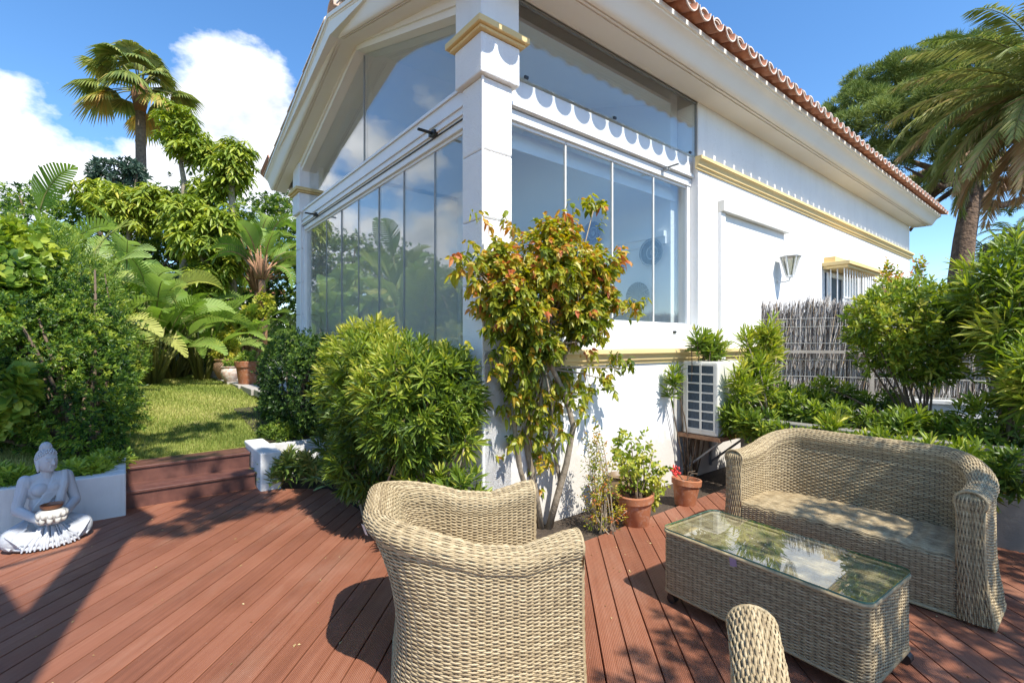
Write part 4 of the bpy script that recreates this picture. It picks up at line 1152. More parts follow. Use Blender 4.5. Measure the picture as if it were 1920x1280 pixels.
# ---- aloe clump
al = empty('aloe_clump', W(-.55, 2.66, -.02), 0, 'clump of green succulent aloe rosettes beside the white pier', 'succulent')
lf = Leaf(); o = np.array(W(-.55, 2.66, -.02))
for i in range(44):
    b = rng.uniform(-.93, -.48); a = 2.30-.75*(b+.93)+rng.uniform(-.10, .30)
    z = .06+.27*(1-((b+.70)/.34)**2)*rng.uniform(.4, 1)
    p = np.array([W(b, a, z)])-o
    d = unit(np.array([[rng.normal(0, .35), rng.normal(-.25, .3), 1.0]]))
    rosettes(lf, p, d, 20, .135, .030, .25, 1.7, .12, .60+rng.normal(0, .12), tip=.1, droop=.05, fold=.9, belly=.3)
lf.build('aloe_leaves', M['l_aloe'], al)
k = MB()
for i in range(14): k.tube([(rng.uniform(-.22, .22), rng.uniform(-.2, .2), -.02), (rng.uniform(-.22, .22), rng.uniform(-.2, .2), .2)], .018, 6)
k.build('stems', M['bark'], al)

# ---- big mixed hedge at the left
shrub('pittosporum_hedge', 'large dense dark green hedge with small glossy leaves behind the statue', 'hedge', (-4.2, 4.7, .22),
      [(-4.62, 4.85, .95, .58, .55, .58), (-5.1, 4.6, 1.2, .7, .6, .75), (-5.9, 4.5, 1.4, .8, .7, .9), (-5.0, 5.3, 1.35, .65, .6, .65), (-5.5, 5.6, 1.5, .8, .7, .8), (-4.15, 4.65, .62, .42, .32, .40),
       (-5.9, 5.3, 1.7, .8, .7, .65), (-4.7, 5.35, .80, .42, .5, .5), (-4.85, 5.0, 1.4, .5, .5, .5), (-6.0, 5.0, 2.1, .6, .5, .4), (-5.3, 5.2, 1.9, .45, .45, .35)], 9500, 9, .055, .021,
      M['l_hedge'], th=(.3, 1.35), stem=.05, tone=(.38, .17), updir=.45, tip=.3, full=False, stray=.22, lump=.30, nst=26, sr=(.03, .01), zmin=.3, shell=.12, zone=lambda p: np.clip((p[:, 0]+4.6)*.10, -.12, .12))
shrub('olive_shrub', 'taller loose shrub with fine grey green leaves above the left hedge', 'shrub', (-5.0, 6.2, .3),
      [(-5.5, 6.1, 1.75, .5, .6, .95), (-6.1, 6.3, 2.1, .7, .6, .95), (-5.4, 6.3, 1.2, .42, .6, .7), (-6.9, 6.5, 2.2, .7, .6, 1.0)], 3800, 9, .070, .013,
      M['l_hedge'], th=(.3, 1.2), stem=.10, tone=(.62, .12), updir=.8, tip=.2, full=False, nst=14, zmin=.4, shell=.25, lump=.2)
shrub('ivy_mallow_shrub', 'shrub of broad bright green lobed leaves at the left picture edge', 'shrub', (-5.6, 5.6, .3),
      [(-5.8, 5.5, 2.35, .5, .45, .45), (-5.35, 5.0, 2.0, .38, .35, .40), (-6.3, 5.6, 2.3, .5, .5, .5), (-5.0, 4.5, 1.6, .3, .3, .3), (-4.55, 4.25, 1.0, .28, .2, .25), (-4.75, 4.3, .7, .25, .2, .2)], 1050, 6, .12, .10,
      M['l_hedge'], th=(.6, 1.4), stem=.12, tone=(.66, .12), updir=.5, tip=.15, nst=8, zmin=.6, shell=.2)
shrub('bright_fern_plants', 'low bright green leafy plants spilling over the planter wall beside the statue', 'plant', W(-2.35, 2.62, .25),
      [wb(-2.25, 2.5, .36, .18, .16, .10), wb(-2.75, 2.5, .36, .25, .16, .12), wb(-2.1, 2.75, .36, .12, .2, .10)], 120, 12, .09, .022,
      M['l_hedge'], th=(.4, 1.5), stem=.05, tone=(.75, .12), updir=.7, tip=.15, nst=0, zmin=.30)
shrub('rear_left_hedge', 'dark hedge mass behind the left garden shrubs', 'hedge', (-8.0, 8.5, .5),
      [(-7.3, 7.3, 1.3, .9, .9, 1.0), (-8.2, 7.2, 1.6, 1.2, 1.0, 1.2), (-9.4, 7.4, 1.8, 1.3, 1.0, 1.4), (-9.2, 9.0, 1.6, 1.2, 1.1, 1.2)], 4200, 8, .10, .04,
      M['l_hedge'], tone=(.35, .14), full=False, nst=10, zmin=.5, shell=.18)

# ---- bougainvillea on the house corner
bv = []
for px, py, Y, rx, rz in ((950, 560, 3.25, .30, .28), (1030, 500, 3.35, .34, .30), (1110, 500, 3.5, .26, .22), (1090, 590, 3.45, .26, .22), (1000, 640, 3.35, .26, .22), (925, 500, 3.2, .17, .22),
                          (1150, 560, 3.6, .12, .12), (1040, 440, 3.4, .20, .15)):
    x, y, z = dep(1020+(px-1020)*.93, py, Y); bv.append((x, y, z, rx*.92, rx*.7, rz))
vb = dep(1028, 975, 3.70); vb = (vb[0], vb[1], -.03)
bg = empty('bougainvillea', vb, 0, 'bougainvillea with copper tipped leaves trained up the corner of the house', 'climbing plant')
o = np.array(vb); lf = Leaf()
bl = [(x-o[0], y-o[1], z-o[2], a, b_, c) for x, y, z, a, b_, c in bv]
P, N = blob_points(bl, 900, .3, lump=.34)
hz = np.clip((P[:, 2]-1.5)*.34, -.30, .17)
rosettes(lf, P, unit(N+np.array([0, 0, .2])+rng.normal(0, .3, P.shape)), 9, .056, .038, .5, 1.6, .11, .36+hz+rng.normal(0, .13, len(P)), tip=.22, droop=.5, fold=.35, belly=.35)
# loose lower sprays
low = []
for px, py, Y, m_, r_ in ((1010, 760, 3.5, 12, .12), (1040, 830, 3.6, 8, .09), (965, 830, 3.5, 9, .08), (1070, 720, 3.6, 14, .12), (960, 700, 3.35, 14, .12), (1060, 690, 3.62, 18, .14), (1130, 710, 3.85, 16, .12), (985, 720, 3.5, 20, .12), (1000, 790, 3.6, 20, .13), (1055, 740, 3.65, 16, .11), (930, 660, 3.25, 16, .12), (1170, 690, 3.95, 6, .05),
                      (1025, 850, 3.7, 12, .09), (950, 760, 3.45, 10, .08), (1185, 575, 3.65, 6, .05), (1165, 490, 3.6, 8, .06), (1115, 385, 3.5, 9, .05), (1060, 425, 3.45, 10, .07), (875, 485, 3.0, 7, .05), (900, 510, 3.1, 10, .07), (955, 435, 3.3, 7, .06), (1085, 410, 3.46, 5, .05)):
    q = np.array(dep(px, py, Y))-o
    low.append(q); pp_ = q+rng.normal(0, r_, (m_, 3))*np.array([1, .6, 1])
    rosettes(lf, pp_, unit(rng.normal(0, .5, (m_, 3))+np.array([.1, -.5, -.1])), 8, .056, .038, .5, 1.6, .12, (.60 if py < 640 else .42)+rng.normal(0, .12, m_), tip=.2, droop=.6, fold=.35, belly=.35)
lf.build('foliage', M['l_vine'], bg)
k = MB()
def pth(*ps): return [tuple(np.array(dep(*p))-o) for p in ps]
k.tube([(0, 0, 0)]+pth((1045, 930, 3.68), (1062, 870, 3.66), (1075, 800, 3.64), (1060, 740, 3.6), (1035, 690, 3.52), (1040, 620, 3.45), (1060, 540, 3.45)), [.028, .026, .024, .022, .02, .02, .016, .008], 9)
k.tube([(-.05, .0, 0)]+pth((1000, 900, 3.68), (985, 820, 3.62), (1005, 740, 3.55), (985, 670, 3.45), (1010, 600, 3.4), (980, 530, 3.32)), [.024, .024, .022, .022, .02, .016, .008], 9)
k.tube([(-.08, .02, 0)]+pth((975, 880, 3.62), (962, 780, 3.52), (1000, 700, 3.5), (965, 620, 3.35), (930, 540, 3.22)), [.02, .02, .018, .018, .014, .008], 9)
k.tube([(.02, .02, 0)]+pth((1050, 900, 3.72), (1030, 800, 3.66), (1045, 700, 3.6), (1080, 620, 3.5), (1120, 540, 3.5)), [.018, .016, .016, .014, .012, .007], 8)
for q in low:
    mm = np.array(pth((1020, 680, 3.5))[0])*.5+q*.5+rng.normal(0, .03, 3)
    k.tube([pth((1020, 690, 3.5))[0], tuple(mm), tuple(q)], [.010, .006, .003], 6)
for i in range(40):
    q = P[rng.integers(len(P))]; st0 = np.array(pth((1015+rng.normal(0, 25), 600+rng.normal(0, 50), 3.4))[0])
    k.tube([tuple(st0), tuple((st0+q)/2+rng.normal(0, .03, 3)), tuple(q)], [.007, .005, .003], 5)
k.build('trunk', M['bark_pale'], bg, smooth='all')

# ---- potted plants by the wall
def flower_pot(px, py, top_r, h, label, tilt=(0, 0), mat=None, Y=None, grp='terracotta pots by the air conditioner'):
    x, y, _ = gnd(px, py, -.02)
    e = empty('terracotta_pot', (x, y, -.02), 0, label, 'flower pot', grp); e.rotation_euler = (tilt[0], tilt[1], 0)
    k = MB(); k.lathe([(top_r*.62, 0), (top_r*.68, .01), (top_r*.9, h*.78), (top_r*1.0, h*.79), (top_r*1.02, h*.98), (top_r*.99, h), (top_r*.9, h), (top_r*.86, h*.8), (top_r*.83, h*.86)], n=32)
    k.build('pot_body', mat or M['terra'], e, smooth=True)
    k = MB(); k.lathe([(.001, h*.86), (top_r*.85, h*.86)], n=24, caps=False); k.build('potting_soil', M['soil'], e)
    return e, (x, y, -.02+h*.86)
pA, cA = flower_pot(1192, 985, .145, .27, 'wide terracotta pot with a leafy rose bush, left of the red flower pot', (R(4), R(-3)))
shrub('potted_rose', 'thin rose bush with small yellow green leaves in the wide pot', 'plant', cA, [(cA[0]-.02, cA[1], cA[2]+.28, .20, .17, .26), (cA[0]+.12, cA[1], cA[2]+.15, .16, .14, .18), (cA[0]+.16, cA[1]+.1, cA[2]-.02, .12, .08, .14), (cA[0]-.10, cA[1]+.05, cA[2]+.42, .10, .10, .14)], 150, 6, .042, .028,
      M['l_oleander'], th=(.6, 1.5), stem=.08, tone=(.66, .14), updir=.3, tip=.1, nst=26, sr=(.006, .002), shell=.4, lump=.3)
pB, cB = flower_pot(1284, 948, .125, .24, 'smaller terracotta pot holding a dry stem and one red flower', (R(-3), R(5)))
gr = empty('red_geranium', cB, 0, 'single red flower leaning out of the smaller terracotta pot', 'flower')
k = MB(); k.tube([(0, 0, 0), (-.05, -.02, .06), (-.10, -.05, .10)], .005, 6); k.tube([(0, 0, 0), (.06, 0, .08), (.12, .02, .07)], .004, 6); k.tube([(0, .02, 0), (.03, -.06, .05), (.09, -.10, -.03)], .003, 6)
k.tube([(.02, 0, 0), (.03, 0, .09), (.09, 0, .10)], .004, 6); k.build('stems', M['twig'], gr)
k = MB()
for i in range(22):
    q = rng.normal(0, .018, 3); k.ell((-.11+q[0], -.055+q[1], .115+q[2]*1.2), (.016, .014, .006), 8, 5, rot=Matrix.Rotation(rng.uniform(0, 3), 3, 'X') @ Matrix.Rotation(rng.uniform(0, 3), 3, 'Y'))
k.build('petals', M['red'], gr, smooth='all')
x, y, _ = gnd(1165, 950, -.02)
k = MB(); k.lathe([(.085, 0), (.13, .05), (.145, .14), (.12, .23), (.10, .26), (.12, .28), (.11, .28), (.09, .25)], n=28)
tag(k.build('stoneware_jar', mat_simple('olive brown stoneware', (.22, .15, .08), (.13, .085, .045), 8, .5), smooth=True, loc=(x, y, -.02)), 'brown round stoneware jar half hidden behind the wide pot', 'jar')
x, y, _ = gnd(1125, 1000, -.02)
shrub('straggly_bush', 'thin straggly bush with tiny leaves against the white wall', 'bush', (x, y, -.02), [(x, y, .28, .16, .12, .30), (x-.02, y+.1, .55, .12, .10, .25), (x+.10, y, .18, .12, .10, .18)], 330, 5, .028, .012,
      M['l_vine'], th=(.6, 1.4), stem=.07, tone=(.45, .15), updir=.7, tip=.2, full=False, nst=34, sr=(.005, .002), shell=.5, lump=.3, smat=M['bark_pale'])

# ================================================================ RIGHT SIDE: planter wall, fence
pw2 = empty('raised_planter', W(2.72, -.5), ROT, 'grey rendered raised planter wall behind the sofa', 'wall')
k = MB(); k.box(0, .14, -5.6, -.02, -.08, .68).box(.141, 1.55, -.16, -.02, -.08, .679); k.build('planter_wall_body', M['oldwall'], pw2, bevel=.01)
k = MB(); k.box(.142, 1.75, -5.6, -.161, -.08, .62); k.build('planter_soil', M['soil'], pw2)
# low wall under the brushwood fence
f0 = np.array([2.95, 6.15]); f1 = np.array([6.7, 4.2]); fd = (f1-f0); FL = float(np.linalg.norm(fd)); fa = math.atan2(fd[1], fd[0])
k = MB(); k.box(0, FL, 0, .16, -.1, .74).box(-.0, FL, -.03, .19, .741, .79)
tag(k.build('boundary_wall', M['planter'], loc=(f0[0], f0[1], 0), rz=fa, bevel=.008), 'low whitish boundary wall carrying the brushwood fence', 'wall')
fe = empty('brushwood_fence', (f0[0], f0[1], .79), fa, 'grey brushwood fence panel behind wire mesh above the low wall', 'fence')
nT = 6500
xx = rng.uniform(0, FL, nT); zz0 = rng.uniform(-.02, .35, nT); ln = rng.uniform(.55, .95, nT); top = 1.10+.05*np.sin(xx*3)+.03*np.sin(xx*11)
lean = .10*np.sin(xx*1.3)+rng.normal(0, .05, nT)+np.where(rng.random(nT) < .25, .25, 0)
zt_ = np.minimum(zz0+ln+.1, top+rng.normal(0, .03, nT)); yy = .06+rng.uniform(0, .05, nT)
rr_ = rng.uniform(.0025, .006, nT)
tn_ = rng.random(nT)
Vv = []
for t_, in ((0,), (.5,), (1,)):
    z = zz0+(zt_-zz0)*t_; x = xx+lean*(z-.4)+.012*np.sin(xx*90+t_*4); y = yy+.01*np.sin(xx*50+t_*3)
    for aa in (0, 2.094, 4.189): Vv.append(np.stack([x+rr_*np.cos(aa)*(1-.4*t_), y+rr_*np.sin(aa), z], 1))
Vv = np.stack(Vv, 1).reshape(-1, 3)
ft = []
for i in range(2):
    for a_ in range(3): ft.append([i*3+a_, i*3+(a_+1) % 3, (i+1)*3+(a_+1) % 3, (i+1)*3+a_])
ft = (np.array(ft)[None]+np.arange(nT)[:, None, None]*9).reshape(-1, 4)
mt = mat_leaf('bleached brushwood', [(0, (.09, .065, .055)), (.3, (.34, .29, .26)), (.55, (.74, .70, .67)), (.88, (.70, .66, .63)), (1, (.60, .40, .18))], .05, .9, .1)
np_mesh('brush_panel', Vv, ft, mt, fe, tone=np.repeat(tn_, 9))
k = MB(); k.box(.0, FL, .10, .108, .0, 1.0); k.build('brush_backing', mat_stucco('dense dark brush', (.30, .265, .24), (.13, .11, .10), .9, 60, .5), fe)
k = MB()
for i in range(int(FL/.05)+1): k.tube([(i*.05, .0, .0), (i*.05, .0, .92)], .0022, 4)
for z in (.02, .22, .42, .62, .82, .92): k.tube([(0, -.004, z), (FL, -.004, z)], .003, 4)
k.build('wire_mesh', M['wire'], fe)
k = MB()
for x in (.05, 1.35, 2.65, 3.95): k.box(x-.02, x+.02, -.045, -.008, -.01, 1.0)
k.box(0, FL, -.03, -.008, .50, .535)
k.build('fence_post', M['stone'], fe)

# oleanders on the right planter
def right_bush(name, label, pts, m, n, L, Wd, tone, base, **kw):
    bl = []
    for px, py, Y, rx, rz in pts:
        x, y, z = dep(px, py, Y); bl.append((x, y, z, rx, rx*.8, rz))
    kw.setdefault('cat', 'bush'); kw.setdefault('mat', M['l_oleander'])
    cat = kw.pop('cat'); mat = kw.pop('mat')
    return shrub(name, label, cat, base, bl, m, n, L, Wd, mat, tone=tone, **kw)
right_bush('oleander_bush', 'tall upright oleander beside the air conditioner with a bare leaning stem', [(1440, 640, 4.9, .12, .32), (1415, 710, 4.8, .22, .25), (1445, 770, 4.8, .25, .2), (1400, 640, 4.9, .10, .16), (1392, 720, 4.55, .12, .24), (1400, 790, 4.45, .12, .14), (1380, 780, 4.6, .16, .14)], 230, 13, .15, .020, (.55, .1),
           (2.62, 4.72, .55), th=(.3, 1.25), stem=.14, updir=1.3, tip=.2, nst=22, sr=(.014, .005), zmin=.5, smat=M['bark_pale'], shell=.5, lump=.3)
right_bush('oleander_bush', 'small oleander rising just left of and above the air conditioner against the ochre ledge', [(1310, 640, 4.75, .10, .12), (1262, 715, 4.7, .07, .15), (1340, 650, 4.8, .12, .14)], 60, 13, .13, .02, (.5, .1),
           W(2.55, -.06, .0), th=(.3, 1.2), stem=.12, updir=1.2, tip=.2, nst=14, sr=(.008, .004), smat=M['twig'], shell=.3)
right_bush('olive_bush', 'rounded olive green shrub with small leathery leaves standing before the brushwood fence', [(1700, 625, 4.4, .48, .40), (1640, 600, 4.4, .28, .28), (1760, 610, 4.5, .34, .34), (1700, 570, 4.5, .36, .26), (1740, 680, 4.3, .30, .22)], 1150, 8, .074, .022, (.50, .14),
           (3.66, 4.28, .6), th=(.35, 1.3), stem=.06, updir=.7, tip=.25, nst=14, sr=(.012, .004), shell=.38, lump=.35, mat=M['l_oleander'])
right_bush('oleander_bush', 'large oleander at the right picture edge with long drooping leaves', [(1880, 540, 3.9, .34, .36), (1930, 620, 3.7, .36, .45), (1850, 600, 4.2, .26, .3), (1920, 500, 3.9, .3, .3), (1950, 700, 3.4, .3, .3), (1830, 560, 4.4, .2, .3)], 400, 13, .19, .024, (.48, .12),
           (3.95, 3.75, .6), th=(.3, 1.5), stem=.16, updir=1.0, tip=.2, nst=36, sr=(.015, .005), shell=.42, lump=.35, smat=M['bark_pale'])
right_bush('low_hedge', 'low dark leafy undergrowth along the planter behind the sofa back', [(1530, 770, 4.6, .35, .15), (1620, 800, 4.2, .35, .14), (1720, 810, 3.9, .35, .16), (1800, 830, 3.7, .3, .18), (1480, 750, 4.8, .3, .16), (1870, 800, 3.6, .3, .25), (1550, 740, 5.0, .3, .16), (1650, 760, 4.8, .3, .16), (1420, 800, 4.35, .2, .14), (1470, 820, 4.15, .2, .12), (1530, 830, 3.95, .22, .13), (1610, 850, 3.7, .22, .13), (1690, 860, 3.5, .22, .13), (1770, 880, 3.25, .22, .13), (1900, 880, 2.95, .14, .16), (1860, 910, 3.0, .12, .10)], 720, 12, .10, .024, (.28, .14),
           (3.4, 4.0, .6), th=(.35, 1.35), stem=.08, updir=.8, tip=.25, nst=20, zmin=.35, cat='hedge')
right_bush('oleander_shoots', 'fresh low oleander shoots rising directly above the sofa back', [(1560, 800, 3.9, .12, .08), (1660, 830, 3.75, .18, .10), (1750, 850, 3.45, .2, .10), (1840, 870, 3.2, .16, .12), (1700, 800, 3.9, .2, .12)], 85, 14, .13, .024, (.52, .1),
           (2.98, 3.6, .6), th=(.3, 1.3), stem=.08, updir=.9, tip=.2, nst=12, sr=(.009, .004))
right_bush('magenta_bougainvillea', 'sparse bougainvillea with magenta bracts beyond the fence near the house end', [(1680, 540, 7.2, .35, .3), (1740, 560, 7.2, .35, .22), (1725, 500, 7.4, .12, .2), (1665, 505, 7.4, .12, .2), (1800, 580, 7, .5, .3)], 420, 6, .07, .04, (.5, .2),
           (5.9, 7.2, .0), th=(.5, 1.4), stem=.16, updir=1.2, tip=.2, mat=M['l_vine'], cat='climbing plant', full=False, shell=.5, sr=(.01, .004), nst=30)
mb_o = [o_ for o_ in bpy.data.objects if o_.name == 'magenta_bougainvillea'][0]
lf = Leaf(); q = np.concatenate([np.array(dep(1662, 552, 7.1))-np.array((5.9, 7.2, 0))+rng.normal(0, .07, (14, 3)), np.array(dep(1735, 560, 7.1))-np.array((5.9, 7.2, 0))+rng.normal(0, .06, (10, 3))])
rosettes(lf, q, rng.normal(0, 1, q.shape), 6, .05, .04, .5, 1.4, .04, .5, tip=0, droop=.1)
lf.build('bract_clusters', M['pink'], mb_o)  # loose clusters of magenta bracts
right_bush('background_hedge', 'mid green hedge beyond the brushwood fence at the right', [(1850, 620, 9.5, 1.3, .6), (1960, 600, 9.0, 1.2, .8), (1780, 640, 10.5, 1.0, .5), (1700, 640, 11.5, 1.0, .5)], 2200, 8, .11, .04, (.4, .14),
           (8.5, 9.5, -.1), mat=M['l_hedge'], full=False, cat='hedge', nst=6)

# ---- leaning oleander stems over the planter wall
k = MB(); k.tube([dep(1815, 850, 3.0)]+[dep(1850, 900, 3.02), dep(1880, 950, 3.1), dep(1925, 985, 3.2)], [.006, .007, .008, .010], 6)
k.tube([dep(1870, 905, 3.05), dep(1900, 925, 3.0), dep(1935, 960, 2.95)], [.004, .004, .005], 6)
SKYV = 0.70; CB = 4.6; EXPO = 1.34; CLOC = (0.3, 0.2, 0.1)
CLOUDS = [(20, 290, .26, .60), (90, 350, .26, .62), (440, 240, .24, .62), (500, 320, .26, .62), (300, 350, .22, .55), (200, 400, .3, .55), (-300, 300, .5, .50), (-900, 250, .7, .50), (-1900, 300, .8, .48)]
# ================================================================ TREES
def fan_palm():
    Y = 16.0; cx, cy, cz = dep(263, 168, Y); bx, by = (268-CX)/F*Y, Y
    e = empty('fan_palm', (bx, by, .5), 0, 'tall fan palm with one straight trunk standing above the left garden', 'palm tree')
    k = MB(); zz = np.linspace(0, cz-.5, 14)
    k.tube([(0, 0, 0)]+[((cx-bx)*t/zz[-1]**1.0*1.0, 0, t) for t in zz[1:]], list(np.linspace(.21, .14, 13))+[.17], 14); k.build('trunk', M['bark'], e, smooth='all')
    k = MB(); k.lathe([(.15, -.75), (.22, -.4), (.26, -.1), (.18, .15), (.05, .3)], (cx-bx, 0, cz-.5), 14); k.build('leaf_bases', mat_simple('reddish leaf bases', (.32, .15, .07), (.20, .11, .05), 12, .9, .8, 20, .03), e, smooth='all')
    lf = Leaf(); pt = MB(); o = np.array([cx-bx, 0, cz-.5])
    for i in range(30):
        az = i*2.39996+rng.normal(0, .2); el = 1.42-1.95*(i/30.0)**.9+rng.normal(0, .1)
        d = np.array([math.cos(az)*math.cos(el), math.sin(az)*math.cos(el), math.sin(el)])
        pl = .80+.35*rng.random(); hub = o+d*pl+np.array([0, 0, -.12*pl*(1-abs(d[2]))])
        pt.tube([tuple(o+d*.1), tuple(o+d*pl*.5), tuple(hub)], [.03, .02, .014], 6)
        s = unit(np.cross(d, [0, 0, 1.0])[None])[0]; u = np.cross(s, d)
        n = 30; ang = np.linspace(-1.5, 1.5, n)
        D = np.cos(ang)[:, None]*d+np.sin(ang)[:, None]*s+u*(.12*np.cos(ang*1.2))[:, None]
        L = .92*(1-.25*(np.abs(ang)/1.5)**2)*rng.uniform(.9, 1.05, n)
        old = i > 23
        lf.leaves(np.repeat(hub[None], n, 0), D, np.repeat((u+.3*d)[None], n, 0)+rng.normal(0, .1, (n, 3)), L, .105, (.85 if old else .52)+rng.normal(0, .13, n)+rng.normal(0, .06), droop=.55+.45*rng.random(), fold=.5, belly=.4)
        # drooping thread tips
    lf.build('crown', M['l_fan'], e); pt.build('petioles', M['petiole'], e, smooth='all')
fan_palm()

def umbrella_tree(tpts, label, clumps, grp='umbrella trees in the left garden', tone=.5, m=60):
    b = np.array(tpts[0]); e = empty('umbrella_tree', tuple(b), 0, label, 'tree', grp)
    k = MB(); k.tube([tuple(np.array(p)-b) for p in tpts], list(np.linspace(.10, .05, len(tpts))), 9)
    lf = Leaf(); n = 9
    for (px, py, Y, rx, rz, cnt) in clumps:
        c = np.array(dep(px, py, Y))-b
        P, N = blob_points([(c[0], c[1], c[2], rx*.95, rx*.95, rz*1.15)], int(cnt*1.65), .35, lump=.3)
        k.tube([tuple(np.array(tpts[-1])-b), tuple((np.array(tpts[-1])-b+c)/2+rng.normal(0, .1, 3)), tuple(c)], [.05, .035, .02], 6)
        m_ = len(P); up = unit(N*.35+np.array([0, 0, 1.0])+rng.normal(0, .25, P.shape))
        rosettes(lf, P, up, n, .205, .062, 1.15, 1.9, .05, tone+rng.normal(0, .15, m_), tip=0, tone_j=.08, droop=.6, fold=.3, belly=.5, lj=.3)
    k.build('trunk', M['bark_pale'], e, smooth='all'); lf.build('crown', M['l_scheff'], e)
Yt = 12.5
umbrella_tree([dep(340, 640, Yt), dep(345, 450, Yt), dep(345, 340, Yt), dep(338, 300, Yt)], 'tallest umbrella tree, its drooping leaf clusters touching the fan palm', [(335, 225, Yt, .50, .40, 60), (355, 270, Yt, .60, .42, 80), (385, 285, Yt, .30, .28, 26)], tone=.52)
umbrella_tree([dep(437, 600, Yt-.5), dep(436, 450, Yt-.5), dep(434, 340, Yt-.5), dep(434, 310, Yt-.5)], 'slender umbrella tree with pale bare trunk nearest the house', [(440, 285, Yt-.5, .45, .30, 50), (435, 320, Yt-.5, .52, .42, 70), (400, 350, Yt-.4, .45, .35, 50), (380, 370, Yt, .4, .4, 40)], tone=.5)
umbrella_tree([dep(235, 620, Yt), dep(240, 480, Yt), dep(245, 400, Yt)], 'broad umbrella tree below the fan palm trunk', [(185, 362, Yt, .55, .30, 65), (245, 372, Yt+.2, .6, .28, 70), (300, 372, Yt, .55, .36, 70), (215, 380, Yt-.4, .7, .45, 90), (280, 400, Yt-.2, .7, .45, 90)], tone=.58)
umbrella_tree([dep(395, 640, Yt-1), dep(390, 520, Yt-1), dep(385, 450, Yt-1)], 'lower umbrella tree spreading between the trunks beside the bird of paradise plants', [(350, 400, Yt-1, .55, .4, 70), (410, 420, Yt-1, .5, .45, 66), (370, 450, Yt-1.2, .6, .42, 76), (420, 480, Yt-1, .45, .4, 56), (390, 520, Yt-1.2, .5, .4, 56)], tone=.5)
shrub('araucaria_tree', 'dark bluish tree top peeking above the umbrella trees left of the palm trunk', 'tree', dep(222, 600, 15), [(*dep(205, 325, 15), .55, .5, .4), (*dep(240, 320, 15), .5, .5, .35), (*dep(222, 345, 15), .7, .5, .5)], 190, 10, .22, .07, M['l_blue'], tone=(.3, .2), updir=.6, nst=8, sr=(.06, .02), full=False)

def paddle_leaf(lf, o, d, L, Wd, bend, tone, split=.5, twist=0.0):
    """blade starting at o in direction d, bending down; quads in tri form"""
    n = 20; h = unit(np.array([[d[0], d[1], 0.0]]))[0]; s = np.array([-h[1], h[0], 0])
    el = math.asin(np.clip(d[2], -1, 1)); pts = [np.array(o)]; ups = []
    for i in range(n):
        e_ = el-bend*(i/n)**1.3; dd = h*math.cos(e_)+np.array([0, 0, math.sin(e_)]); pts.append(pts[-1]+dd*L/n); ups.append(np.cross(s, dd)*-1)
    pts = np.array(pts); ups = np.array(ups+[ups[-1]]); ups[ups[:, 2] < -1] *= 1
    s2 = s*math.cos(twist)+np.array([0, 0, 1])*math.sin(twist)
    V = []; Fc = []; k = 0
    prof = lambda t: max(.02, math.sin(PI*min(1, t**.75*.97+.03))**.65)
    for sg in (-1, 1):
        gap = 0.0
        for i in range(n):
            if rng.random() < split*.45: gap = rng.uniform(-.22, .16)
            t0, t1 = i/n, (i+1)/n
            for a_, b_ in ((0, 1),):
                w0, w1 = Wd*prof(t0), Wd*prof(t1)
                lift = .22+gap
                m0, m1 = pts[i], pts[i+1]
                nrm0, nrm1 = ups[i], ups[i+1]
                adv = (pts[i+1]-pts[i])*2.2; sp = (pts[i+1]-pts[i])*(.35 if gap else .02)
                e0 = m0+s2*sg*w0-abs(nrm0)*0+np.array([0, 0, lift*w0])+adv+sp*.3
                e1 = m1+s2*sg*w1+np.array([0, 0, lift*w1])+adv-sp
                V += [m0, m1, e1, e0]; Fc += [[k, k+1, k+2], [k, k+2, k+3]] if sg > 0 else [[k, k+2, k+1], [k, k+3, k+2]]; k += 4
    lf.add(np.array(V), np.array(Fc), np.clip(np.full(k, tone)+rng.normal(0, .03, k), 0, 1))
    return pts
def strelitzia(base, label, lvs, grp='giant bird of paradise plants', trunk=None, L0=1.0):
    b = np.array(base); e = empty('bird_of_paradise_plant', tuple(b), 0, label, 'plant', grp); lf = Leaf(); pt = MB()
    root0 = np.zeros(3) if trunk is None else np.array([0, 0, trunk])
    for (az, el, pl, L, Wd, bend, tone) in lvs:
        d = np.array([math.cos(az)*math.cos(el), math.sin(az)*math.cos(el), math.sin(el)])
        d0 = unit((d*.5+np.array([0, 0, .8]))[None])[0]
        r0 = root0+np.array([math.cos(az), math.sin(az), 0])*.08
        mid_ = r0+d0*pl*.55; hub = mid_+unit((d0+d)[None])[0]*pl*.45
        pt.tube([tuple(r0), tuple(mid_), tuple(hub)], [.035, .024, .016], 6)
        dd = unit((d+np.array([0, 0, .25]))[None])[0]
        mp = paddle_leaf(lf, hub, dd, L, Wd, bend, tone, split=rng.choice([.15, .5, .8]), twist=rng.uniform(-.6, .6))
        pt.tube([tuple(p) for p in mp[::3]], list(np.linspace(.014, .004, len(mp[::3]))), 5)
    if trunk: pt.tube([(0, 0, 0), (.05, 0, trunk*.5), (0, 0, trunk)], [.10, .08, .07], 10)
    lf.build('leaves', M['l_paddle'], e, smooth=False); pt.build('petioles', M['petiole'] if not trunk else M['rust'], e, smooth='all')
def rnd_lvs(n, pl, L, Wd, el=(.3, 1.35), tone=.5):
    out = []
    for i in range(n):
        t = i/max(1, n-1); tone_ = tone+.10; out.append((i*2.4+rng.normal(0, .3), el[0]+(el[1]-el[0])*t+rng.normal(0, .08), pl*rng.uniform(.7, 1.15)*(.6+.5*t), L*rng.uniform(.75, 1.1), Wd*rng.uniform(.8, 1.15), rng.uniform(.7, 1.9), tone_+rng.normal(0, .2)))
    return out
strelitzia((-6.6, 10.2, .6), 'bright bird of paradise clump between the lawn end and the pots', rnd_lvs(18, 1.3, 1.1, .24, tone=.55))
